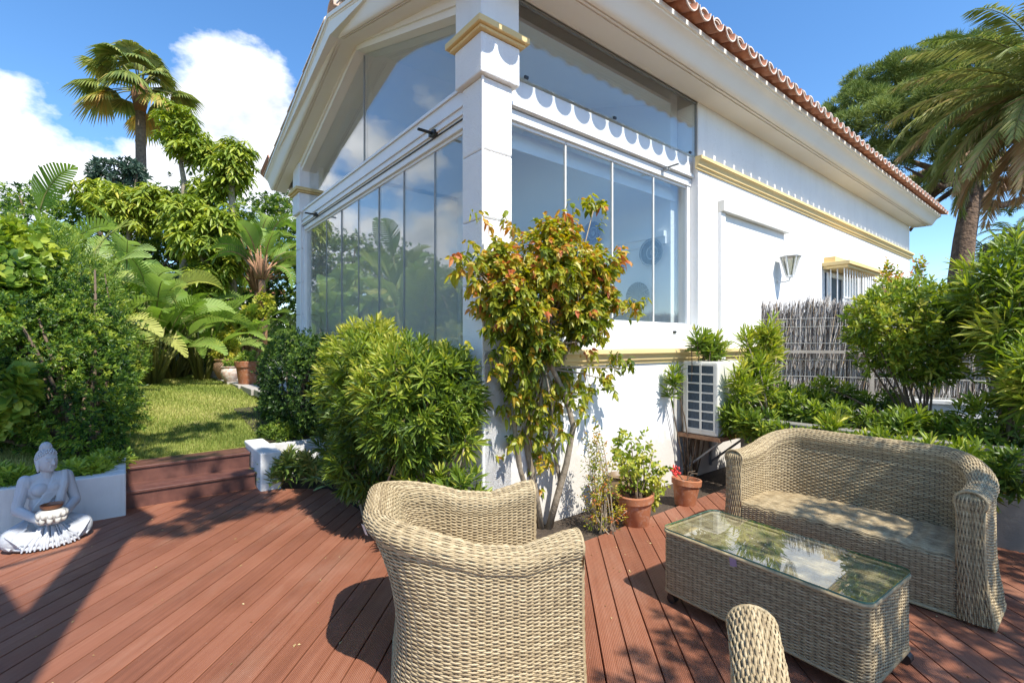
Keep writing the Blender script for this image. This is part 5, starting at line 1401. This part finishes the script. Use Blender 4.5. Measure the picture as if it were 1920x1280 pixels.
strelitzia((-7.9, 9.8, .6), 'tall bird of paradise clump in the middle of the far planting', rnd_lvs(16, 2.2, 1.2, .26, el=(.4, 1.4), tone=.58))
strelitzia((-7.4, 10.4, .6), 'bird of paradise clump in front, its lowest leaves touching the lawn', rnd_lvs(16, 1.0, 1.0, .21, el=(.1, 1.2), tone=.5))
strelitzia((-9.0, 8.6, .6), 'very tall bird of paradise clump at the left edge with leaves against the sky', rnd_lvs(16, 2.9, 1.25, .26, el=(.4, 1.45), tone=.6))
strelitzia((-7.0, 7.4, .5), 'bird of paradise clump rising just behind the grey green shrub', rnd_lvs(14, 1.9, 1.1, .23, el=(.6, 1.45), tone=.62))
strelitzia((-6.9, 9.2, .6), 'large bird of paradise clump with wide split leaves at the end of the lawn', rnd_lvs(24, 1.45, 1.15, .24, tone=.5))
strelitzia((-7.6, 8.6, .6), 'bird of paradise clump with pale upright leaves behind the left hedge', rnd_lvs(15, 1.9, 1.2, .25, el=(.5, 1.4), tone=.6))
strelitzia((-8.2, 8.0, .6), 'bird of paradise clump with tall leaves standing against the cloud at the far left', rnd_lvs(13, 2.3, 1.2, .25, el=(.5, 1.45), tone=.55))
strelitzia((-6.2, 11.4, .6), 'dark bird of paradise clump behind the pots', rnd_lvs(18, 1.3, 1.1, .24, tone=.3))
strelitzia((-5.75, 11.0, .6), 'tall bird of paradise on a reddish trunk beside the left house column', rnd_lvs(16, .7, .95, .19, el=(.0, 1.4), tone=.5), trunk=2.3)
strelitzia((-7.5, 10.8, .6), 'bird of paradise clump with yellowing lower leaves under the umbrella trees', rnd_lvs(20, 1.5, 1.15, .24, tone=.42))
strelitzia((-5.0, 12.6, .6), 'second tall bird of paradise rising just behind the left house column', rnd_lvs(20, .9, 1.05, .22, el=(.0, 1.4), tone=.45), trunk=2.6)
strelitzia((-6.6, 12.4, .6), 'tall bird of paradise rising between the slender umbrella tree and the house column', rnd_lvs(22, 1.0, 1.1, .23, el=(-.1, 1.4), tone=.5), trunk=2.2)
# dense dark background so that no horizon shows between the stems
def bgb(name, label, pts, m, base, mat=None, L=.13, Wd=.05, tone=(.25, .15), cat='hedge'):
    bl = [(*dep(px, py, Y), rx, rx*.7, rz) for px, py, Y, rx, rz in pts]
    return shrub(name, label, cat, base, bl, m, 8, L, Wd, mat or M['l_hedge'], tone=tone, full=False, nst=10, sr=(.05, .02), shell=.22, lump=.2, zmin=.5)
bgb('background_hedge', 'dark leafy hedge closing the far end of the lawn', [(500, 440, 14.5, 1.2, 1.2), (560, 420, 14.5, 1.2, 1.2), (470, 470, 14.5, 1.2, 1.0), (380, 460, 15, 1.2, 1.2), (250, 560, 14, 1.6, 1.3), (330, 520, 14.5, 1.6, 1.6), (420, 540, 14.5, 1.6, 1.5), (510, 520, 14, 1.3, 1.7), (580, 560, 14, 1.2, 1.3), (460, 620, 13.6, 1.2, .6), (300, 620, 13.6, 1.3, .6)], 7000, (-9, 14, .5), tone=(.45, .17))
bgb('background_trees', 'loose green trees beyond the left hedge and below the cloud', [(40, 420, 12, 1.3, 1.0), (120, 425, 13, 1.4, .9), (300, 430, 14, 1.4, 1.2), (380, 420, 14, 1.3, 1.2), (-60, 460, 12, 1.5, 1.3), (-200, 440, 12, 1.8, 1.6), (210, 440, 14, 1.4, 1.2), (-400, 430, 12, 2, 1.6)], 5600, (-11, 12, .5), tone=(.5, .15), cat='tree')
# trees further left, seen only through their reflection in the gable glass
bgb('garden_trees', 'tall garden trees left of the lawn, outside the frame', [(-700, 500, 9, 2.0, 1.8), (-1100, 450, 8, 2.0, 2.0), (-1600, 480, 7, 1.8, 1.8)], 3600, (-15, 9, .3), tone=(.55, .18), cat='tree', L=.16)
bgb('glossy_yellow_shrub', 'bright yellow green leafy shrub behind the row of pots', [(470, 600, 10.9, .28, .36), (495, 570, 10.9, .22, .35), (445, 610, 10.9, .22, .25)], 260, (-6.0, 10.9, .6), mat=M['l_scheff'], L=.10, Wd=.045, tone=(.66, .15), cat='shrub')
bgb('trailing_cactus', 'blue green trailing cactus hanging near the far garden wall', [(355, 640, 11.8, .25, .35)], 240, (-8.0, 11.8, .6), mat=M['l_blue'], L=.12, Wd=.02, tone=(.5, .2), cat='cactus')
bgb('lawn_edge_plants', 'low leafy plants along the far edge of the lawn', [(300, 685, 12.3, .5, .22), (350, 688, 12.0, .4, .18), (255, 690, 11.5, .5, .2), (385, 680, 11.5, .22, .2)], 420, (-8.8, 12, .6), L=.09, tone=(.45, .2), cat='plant')
k = MB(); k.box(-9.5, -.4, 13.3, 13.5, .3, 1.35)
tag(k.build('garden_wall', M['oldwall'], loc=W(0, 0), rz=ROT), 'grey garden wall half hidden behind plants at the far end of the lawn', 'wall')
# neighbour building glimpses behind the hedge
k = MB(); k.box(-1.5, 2.5, 17.0, 21, 0, 3.3)
nb = k.build('wall', M['white']); nbh = empty('neighbour_house', W(0, 0), ROT, 'white neighbouring house glimpsed between the plants at the far end of the garden', 'house'); nb.parent = nbh
k = MB(); k.box(-1.7, 2.7, 16.8, 21.2, 3.301, 3.45); k.build('roof', M['tile'], nbh)
k = MB(); k.box(-.8, .0, 16.97, 16.999, 1.2, 2.2).box(.9, 1.7, 16.97, 16.999, 1.2, 2.2); k.build('window', M['coil'], nbh)

# ---- pots on the terrace edge
def tpot(a, b, r, h, label, mat, bulge=False, n=28):
    e = empty('garden_pot', W(b, a, .667), 0, label, 'flower pot', 'pots along the terrace edge')
    k = MB()
    if bulge: pr_ = [(r*.55, 0), (r*.62, .01), (r*1.0, h*.5), (r*.92, h*.78), (r*.80, h*.88), (r*.95, h*.97), (r*.9, h), (r*.78, h*.98), (r*.7, h*.86)]
    else: pr_ = [(r*.74, 0), (r*.76, .01), (r*.92, h*.74), (r*1.0, h*.75), (r*1.04, h*.98), (r*1.0, h), (r*.92, h), (r*.88, h*.82)]
    k.lathe(pr_, n=n); k.build('pot_body', mat, e, smooth=True)
    k = MB(); k.lathe([(.001, h*.87), (r*.8, h*.87)], n=20, caps=False); k.build('potting_soil', M['soil'], e)
    return W(b, a, .667+h*.87)
def tplant(c, name, label, r, rz, m, L, Wd, mat, tone, **kw):
    shrub(name, label, 'plant', c, [(c[0], c[1], c[2]+rz*.8, r, r, rz)], m, 9, L, Wd, mat, tone=tone, nst=6, sr=(.01, .004), full=False, **kw)
c = tpot(7.25, -.19, .25, .42, 'largest terracotta pot with a banded rim nearest the lawn corner', M['terra']); tplant(c, 'potted_shrub', 'low grey green plant filling the largest banded pot', .26, .14, 120, .07, .02, M['l_hedge'], (.6, .15))
c = tpot(8.0, -.40, .17, .30, 'white and terracotta painted pot beside the largest pot', M['glazed'], True); tplant(c, 'potted_herb', 'small leafy herb in the painted pot beside the largest pot', .14, .12, 60, .06, .02, M['l_hedge'], (.6, .15))
c = tpot(8.9, -.34, .25, .42, 'wide sun bleached terracotta bowl shaped pot in the middle of the row', M['terra_pale'], True); tplant(c, 'potted_citrus', 'yellow green leafy citrus plant in the wide bleached pot', .26, .34, 170, .09, .035, M['l_scheff'], (.7, .15))
c = tpot(9.8, -.48, .15, .24, 'small white painted pot behind the bleached bowl', M['glazed'], True)
c = tpot(11.2, -.38, .30, .48, 'ribbed brown clay urn farthest away in the row of pots', M['terra'], True); tplant(c, 'potted_agave', 'spiky light green plant in the farthest clay urn', .25, .2, 90, .22, .03, M['l_hedge'], (.75, .12), updir=1.0)

# ================================================================ PINE
Y = 17.0
pbx, pby, _ = dep(1800, 560, Y)
pn = empty('umbrella_pine', (pbx, pby, -.1), 0, 'large umbrella pine with dense rounded crown behind the far end of the house', 'pine tree')
po = np.array([pbx, pby, -.1])
def pp3(px, py, Y_): return tuple(np.array(dep(px, py, Y_))-po)
k = MB(); k.tube([(0-.1, 0, 0)]+[pp3(1800, 520, Y), pp3(1808, 450, Y), pp3(1818, 390, Y), pp3(1825, 340, Y), pp3(1830, 280, Y), pp3(1820, 200, Y)], [.42, .34, .31, .29, .24, .18, .10], 14)
k.tube([pp3(1818, 400, Y), pp3(1800, 350, Y-.2), pp3(1760, 320, Y), pp3(1700, 300, Y)], [.22, .16, .12, .07], 9)
k.tube([pp3(1822, 390, Y), pp3(1860, 360, Y), pp3(1920, 340, Y+.3), pp3(2000, 330, Y+.5)], [.24, .17, .13, .08], 9)
k.tube([pp3(1824, 375, Y), pp3(1880, 385, Y+.6), pp3(1960, 360, Y+1)], [.16, .12, .07], 8)
k.tube([pp3(1826, 340, Y), pp3(1880, 300, Y), pp3(1960, 240, Y)], [.2, .14, .08], 8)
for i in range(16):
    a_ = rng.uniform(0, 2*PI); k.tube([pp3(1822, 300+rng.uniform(-40, 40), Y), (float(rng.uniform(-1, 1)+math.cos(a_)*2.2), float(math.sin(a_)*2.2), 6.4+rng.uniform(-.5, 1)), (math.cos(a_)*4.0, math.sin(a_)*3.4, 6.8+rng.uniform(-.3, 1.8))], [.11, .07, .03], 6)
k.build('trunk', M['bark_pine'], pn, smooth='all')
lf = Leaf()
lobes = []
prm = [(1600, 205, 0, 1.15, .85), (1660, 150, .3, 1.25, 1.0), (1730, 125, 0, 1.3, 1.0), (1800, 120, .6, 1.4, 1.1), (1870, 130, .3, 1.4, 1.1), (1950, 170, .4, 1.4, 1.2), (2040, 230, .5, 1.3, 1.0),
       (1640, 230, -1.2, 1.2, .9), (1720, 210, -1.8, 1.4, 1.1), (1800, 210, -2.2, 1.5, 1.2), (1890, 220, -1.8, 1.4, 1.1), (1680, 270, -.8, .95, .7), (1740, 290, -1.5, 1.0, .7), (1585, 260, .2, .7, .5), (1640, 290, 1.0, .8, .5),
       (1700, 180, 2, 1.6, 1.2), (1820, 180, 2.5, 1.6, 1.3), (1900, 340, .5, .7, .35), (1950, 380, .8, .7, .3), (1730, 340, .6, .7, .35), (1775, 360, 1, .45, .2), (1875, 395, 1.2, .5, .2), (1700, 350, 1.6, .6, .3)]
for px, py, dy, r, rz in prm: lobes.append((*pp3(px, py, Y+dy), r, r, rz))
sub = []
for (x, y, z, r, r_, rz) in lobes:
    for i in range(int(13*r)):
        q = unit(rng.normal(0, 1, (1, 3)))[0]; q[2] = abs(q[2])*.9-.25
        sub.append((x+q[0]*r*.8, y+q[1]*r*.8, z+q[2]*rz*.8, r*.33, r*.33, r*.24))
P, N = blob_points(sub, 11500, .3, up=.25)
rosettes(lf, P, unit(N+np.array([0, 0, .6])), 9, .25, .026, .2, 1.15, .10, .48+rng.normal(0, .12, len(P))+.22*np.sin(P[:, 0]*2.3+P[:, 2]*1.7)*np.sin(P[:, 2]*3.1+P[:, 1]*2), tip=.2, droop=.05, full=False)
lf.build('crown', M['l_pine'], pn)

# ================================================================ DATE PALM
def pinnate(lf, pt, o, az, el, L, droop, tone, nl=70, ll=.42, hang=.5):
    h = np.array([math.cos(az), math.sin(az), 0]); p = np.array(o, float); pts = [p.copy()]; ds = []
    n = 26
    for i in range(n):
        e_ = el-droop*(i/n)**1.2; d = h*math.cos(e_)+np.array([0, 0, math.sin(e_)]); ds.append(d); p = p+d*L/n; pts.append(p.copy())
    pts = np.array(pts); ds = np.array(ds+[ds[-1]])
    pt.tube([tuple(q) for q in pts[::3]], list(np.linspace(.028, .004, len(pts[::3]))), 5)
    t = np.linspace(.14, 1, nl); idx = t*n
    PP = np.stack([np.interp(idx, np.arange(n+1), pts[:, c]) for c in range(3)], 1); DD = unit(np.stack([np.interp(idx, np.arange(n+1), ds[:, c]) for c in range(3)], 1))
    s = unit(np.cross(DD, [0, 0, 1.0])); u = np.cross(s, DD)
    for sg in (-1, 1):
        D = DD*.75+s*sg*.75+u*.18+rng.normal(0, .07, DD.shape)-np.array([0, 0, hang])*rng.uniform(.2, 1, (nl, 1))
        Lf_ = ll*np.sin(PI*(t*.82+.14))**.6*rng.uniform(.85, 1.1, nl)
        lf.leaves(PP, D, u+rng.normal(0, .2, u.shape), Lf_, .02+.016*(ll > .55), tone+rng.normal(0, .1, nl), droop=.25, full=False, fold=.5, belly=.35)
def date_palm(name, crown, trunk_r, n, L, ll, label, cat='palm tree', hang=.5, nl=70, tone=.5, base_z=-.1, dead=True, amin=None):
    e = empty(name, (crown[0], crown[1], base_z), 0, label, cat); h = crown[2]-base_z
    k = MB(); pr_ = []
    for i in range(int(h/.12)): pr_ += [(trunk_r*1.08, i*.12), (trunk_r*.92, i*.12+.09)]
    pr_ += [(trunk_r*1.3, h-.25), (trunk_r*1.2, h), (.05, h+.2)]
    k.lathe(pr_, n=14); k.build('trunk', M['bark'], e)
    lf = Leaf(); pt = MB()
    for i in range(n):
        t = (i+.5)/n; el = 1.35-2.0*t**.9+rng.normal(0, .08); az = i*2.39996+rng.normal(0, .15)
        tn = tone+.12*rng.normal()+(.32 if t > .86 else 0)
        pinnate(lf, pt, (0, 0, h), az, el, L*rng.uniform(.88, 1.08), 1.15+.5*rng.random() if el > -.2 else .7, tn, nl=nl, ll=ll, hang=hang)
    lf.build('crown', M['l_palm'], e); pt.build('rachis', M['petiole'], e)
date_palm('date_palm', dep(1975, 175, 11.8), .36, 72, 3.55, .60, 'date palm whose arching feathery fronds hang in from the right picture edge', hang=.5, nl=88, tone=.70)
date_palm('date_palm', dep(1850, 470, 20), .2, 20, 1.3, .3, 'small distant palm right of the pine trunk', nl=30, tone=.5)
date_palm('date_palm', dep(1900, 440, 22), .2, 22, 1.5, .35, 'small distant bluish palm at the right picture edge beneath the pine branches', nl=30, tone=.25)

# ================================================================ shade makers outside the frame (behind and beside the camera)
EL = R(54.7); SH = np.array([.604, -.797]); SH = SH/np.linalg.norm(SH)
def back(px, py, hgt, z0=0.0):     # point at height hgt whose shadow falls on the ground point seen at (px,py)
    x, y, _ = gnd(px, py, z0); k_ = (hgt-z0)/math.tan(EL)
    return np.array([x+SH[0]*k_, y+SH[1]*k_, hgt])
SPX = [(60, 1290), (165, 1120), (235, 1020), (292, 968), (250, 945), (235, 900), (160, 890), (-400, 890), (-400, 1024), (0, 1032), (120, 1012), (185, 990), (120, 1060), (45, 1150), (10, 1100), (-100, 1070), (-400, 1080), (-400, 1500), (0, 1500)]
shadow_sheet_pts = [back(x_, y_, 4.4) for x_, y_ in SPX]
k = MB(); k.prism([(p[0], p[1]) for p in shadow_sheet_pts], 4.4, 4.404)  # added unseen sheet, outline shaped only for the shadow it casts
tag(k.build('unseen_shadow_sheet', M['cream']), 'added unseen sheet above the viewpoint, cut to cast the left deck shadow', 'shadow caster')
def over_tree(name, label, base, blobs, m, L, Wd, n=7, nst=20):
    return shrub(name, label, 'tree', base, blobs, m, n, L, Wd, M['l_hedge'], tone=(.5, .12), full=False, nst=nst, sr=(.05, .01), shell=.45, lump=.3, smat=M['bark'])
q = [back(1660, 990, 3.6, .3), back(1760, 1000, 3.6, .3), back(1820, 1150, 3.5), back(1900, 1230, 3.6), back(1700, 1230, 3.7), back(1560, 1120, 3.5, .3), back(1500, 1250, 3.6, .2), back(1800, 920, 3.8, .6), back(1950, 1050, 3.6), back(1900, 900, 3.6, .6)]
over_tree('shade_tree', 'leafy tree right of the viewpoint that dapples the sofa', (4.6, -.6, 0), [(p[0], p[1], p[2], .55, .50, .35) for p in q], 850, .10, .038)
q = [back(330, 990, 6.2), back(400, 965, 6.2), back(470, 950, 6.2), back(540, 945, 6.2), back(400, 905, 6.2, .2), back(470, 875, 6.2, .3), back(440, 890, 6.2, .3), back(490, 850, 6.2, .35), back(260, 900, 6.2), back(350, 880, 6.3, .15)]
q2 = [back(240, 830, 6.4, .32), back(310, 828, 6.4, .32), back(380, 812, 6.4, .32), back(450, 795, 6.4, .32), back(200, 850, 6.3, .3), back(500, 790, 6.5, .35)]
over_tree('tall_tree', 'tall airy tree behind the viewpoint that shades the steps and lawn', (-5.2, -1.2, 0), [(p[0], p[1], p[2], .30, .16, .14) for p in q]+[(p[0], p[1], p[2], .36, .22, .16) for p in q2], 620, .11, .05, nst=4)

# ================================================================ WORLD, SUN, CAMERA
w_ = bpy.data.worlds.new('World'); bpy.context.scene.world = w_; w_.use_nodes = True
nt = w_.node_tree; bgd = nt.nodes['Background']
sky = nt.nodes.new('ShaderNodeTexSky'); sky.sky_type = 'NISHITA'; sky.sun_disc = False
sky.sun_elevation = EL; sky.sun_rotation = math.atan2(SH[0], SH[1]); sky.air_density = 1.0; sky.dust_density = .3; sky.ozone_density = 3.0; sky.altitude = 100
gm = nt.nodes.new('ShaderNodeHueSaturation'); gm.inputs['Saturation'].default_value = 1.2; gm.inputs['Value'].default_value = SKYV
nt.links.new(sky.outputs[0], gm.inputs['Color'])
tc = nt.nodes.new('ShaderNodeTexCoord')
nrm = nt.nodes.new('ShaderNodeVectorMath'); nrm.operation = 'NORMALIZE'; nt.links.new(tc.outputs['Generated'], nrm.inputs[0])
mp = nt.nodes.new('ShaderNodeMapping'); mp.inputs['Scale'].default_value = (1, 1, 1.6); mp.inputs['Location'].default_value = CLOC; nt.links.new(nrm.outputs[0], mp.inputs[0])
n1 = noise(nt, mp.outputs[0], 3.2, 12, .58)
# cloud coverage: stronger around chosen directions
cov = None
def lobe(px, py, rad, gain):
    global cov
    d = Vector(((px-CX)/F, 1, (HY-py)/F)).normalized()
    dt = nt.nodes.new('ShaderNodeVectorMath'); dt.operation = 'DISTANCE'; nt.links.new(nrm.outputs[0], dt.inputs[0]); dt.inputs[1].default_value = d
    mr = nt.nodes.new('ShaderNodeMapRange'); mr.interpolation_type = 'SMOOTHSTEP'; mr.inputs['From Min'].default_value = rad; mr.inputs['From Max'].default_value = 0; mr.inputs['To Max'].default_value = gain
    nt.links.new(dt.outputs['Value'], mr.inputs['Value'])
    cov = mr.outputs[0] if cov is None else math_(nt, 'MAXIMUM', cov, mr.outputs[0])
for L_ in CLOUDS: lobe(*L_)
f = math_(nt, 'ADD', math_(nt, 'MULTIPLY', math_(nt, 'SUBTRACT', n1, .5), 1.25), cov)
mask = ramp(nt, f, [(.40, 0.0), (.52, 1.0)])
mp2 = nt.nodes.new('ShaderNodeMapping'); mp2.inputs['Location'].default_value = (CLOC[0]+.03, CLOC[1]-.02, CLOC[2]-.09); mp2.inputs['Scale'].default_value = (1, 1, 1.6); nt.links.new(nrm.outputs[0], mp2.inputs[0])
n2 = noise(nt, mp2.outputs[0], 3.2, 8, .55)
n3 = noise(nt, mp2.outputs[0], 9.0, 6, .6)
sh_ = math_(nt, 'ADD', math_(nt, 'MULTIPLY', n2, .6), math_(nt, 'MULTIPLY', n3, .4))
sz = nt.nodes.new('ShaderNodeSeparateXYZ'); nt.links.new(nrm.outputs[0], sz.inputs[0])
sh_ = math_(nt, 'ADD', sh_, math_(nt, 'MULTIPLY', sz.outputs[2], -.25))
cc = ramp(nt, sh_, [(.26, (CB, CB*1.0, CB*1.01)), (.40, (CB*.84, CB*.86, CB*.90)), (.56, (CB*.42, CB*.47, CB*.55))])
cl = mixc(nt, mask, gm.outputs[0], cc)
nt.links.new(cl, bgd.inputs['Color']); bgd.inputs['Strength'].default_value = .15
sl = bpy.data.lights.new('sun', 'SUN'); sl.energy = 3.0; sl.angle = R(.53); sl.color = (1.0, .95, .86)
so_ = bpy.data.objects.new('sun', sl); C.objects.link(so_)
dv = Vector((SH[0]*math.cos(EL), SH[1]*math.cos(EL), math.sin(EL)))
so_.rotation_euler = dv.to_track_quat('Z', 'Y').to_euler(); so_.location = (3, -4, 8)
cam = bpy.data.cameras.new('camera'); co = bpy.data.objects.new('camera', cam); C.objects.link(co)
cam.sensor_width = 36; cam.lens = F/1920*36; cam.shift_y = (HY-640)/1920; cam.clip_end = 1000; cam.clip_start = .05
co.location = (0, 0, H); co.rotation_euler = (PI/2, 0, 0)
sc = bpy.context.scene; sc.camera = co
sc.view_settings.view_transform = 'Standard'; sc.view_settings.look = 'None'; sc.view_settings.exposure = EXPO; sc.view_settings.gamma = 1
sc.render.engine = 'CYCLES'; sc.cycles.max_bounces = 10; sc.cycles.transparent_max_bounces = 16; sc.cycles.diffuse_bounces = 4; sc.cycles.glossy_bounces = 4
sc.cycles.use_denoising = True
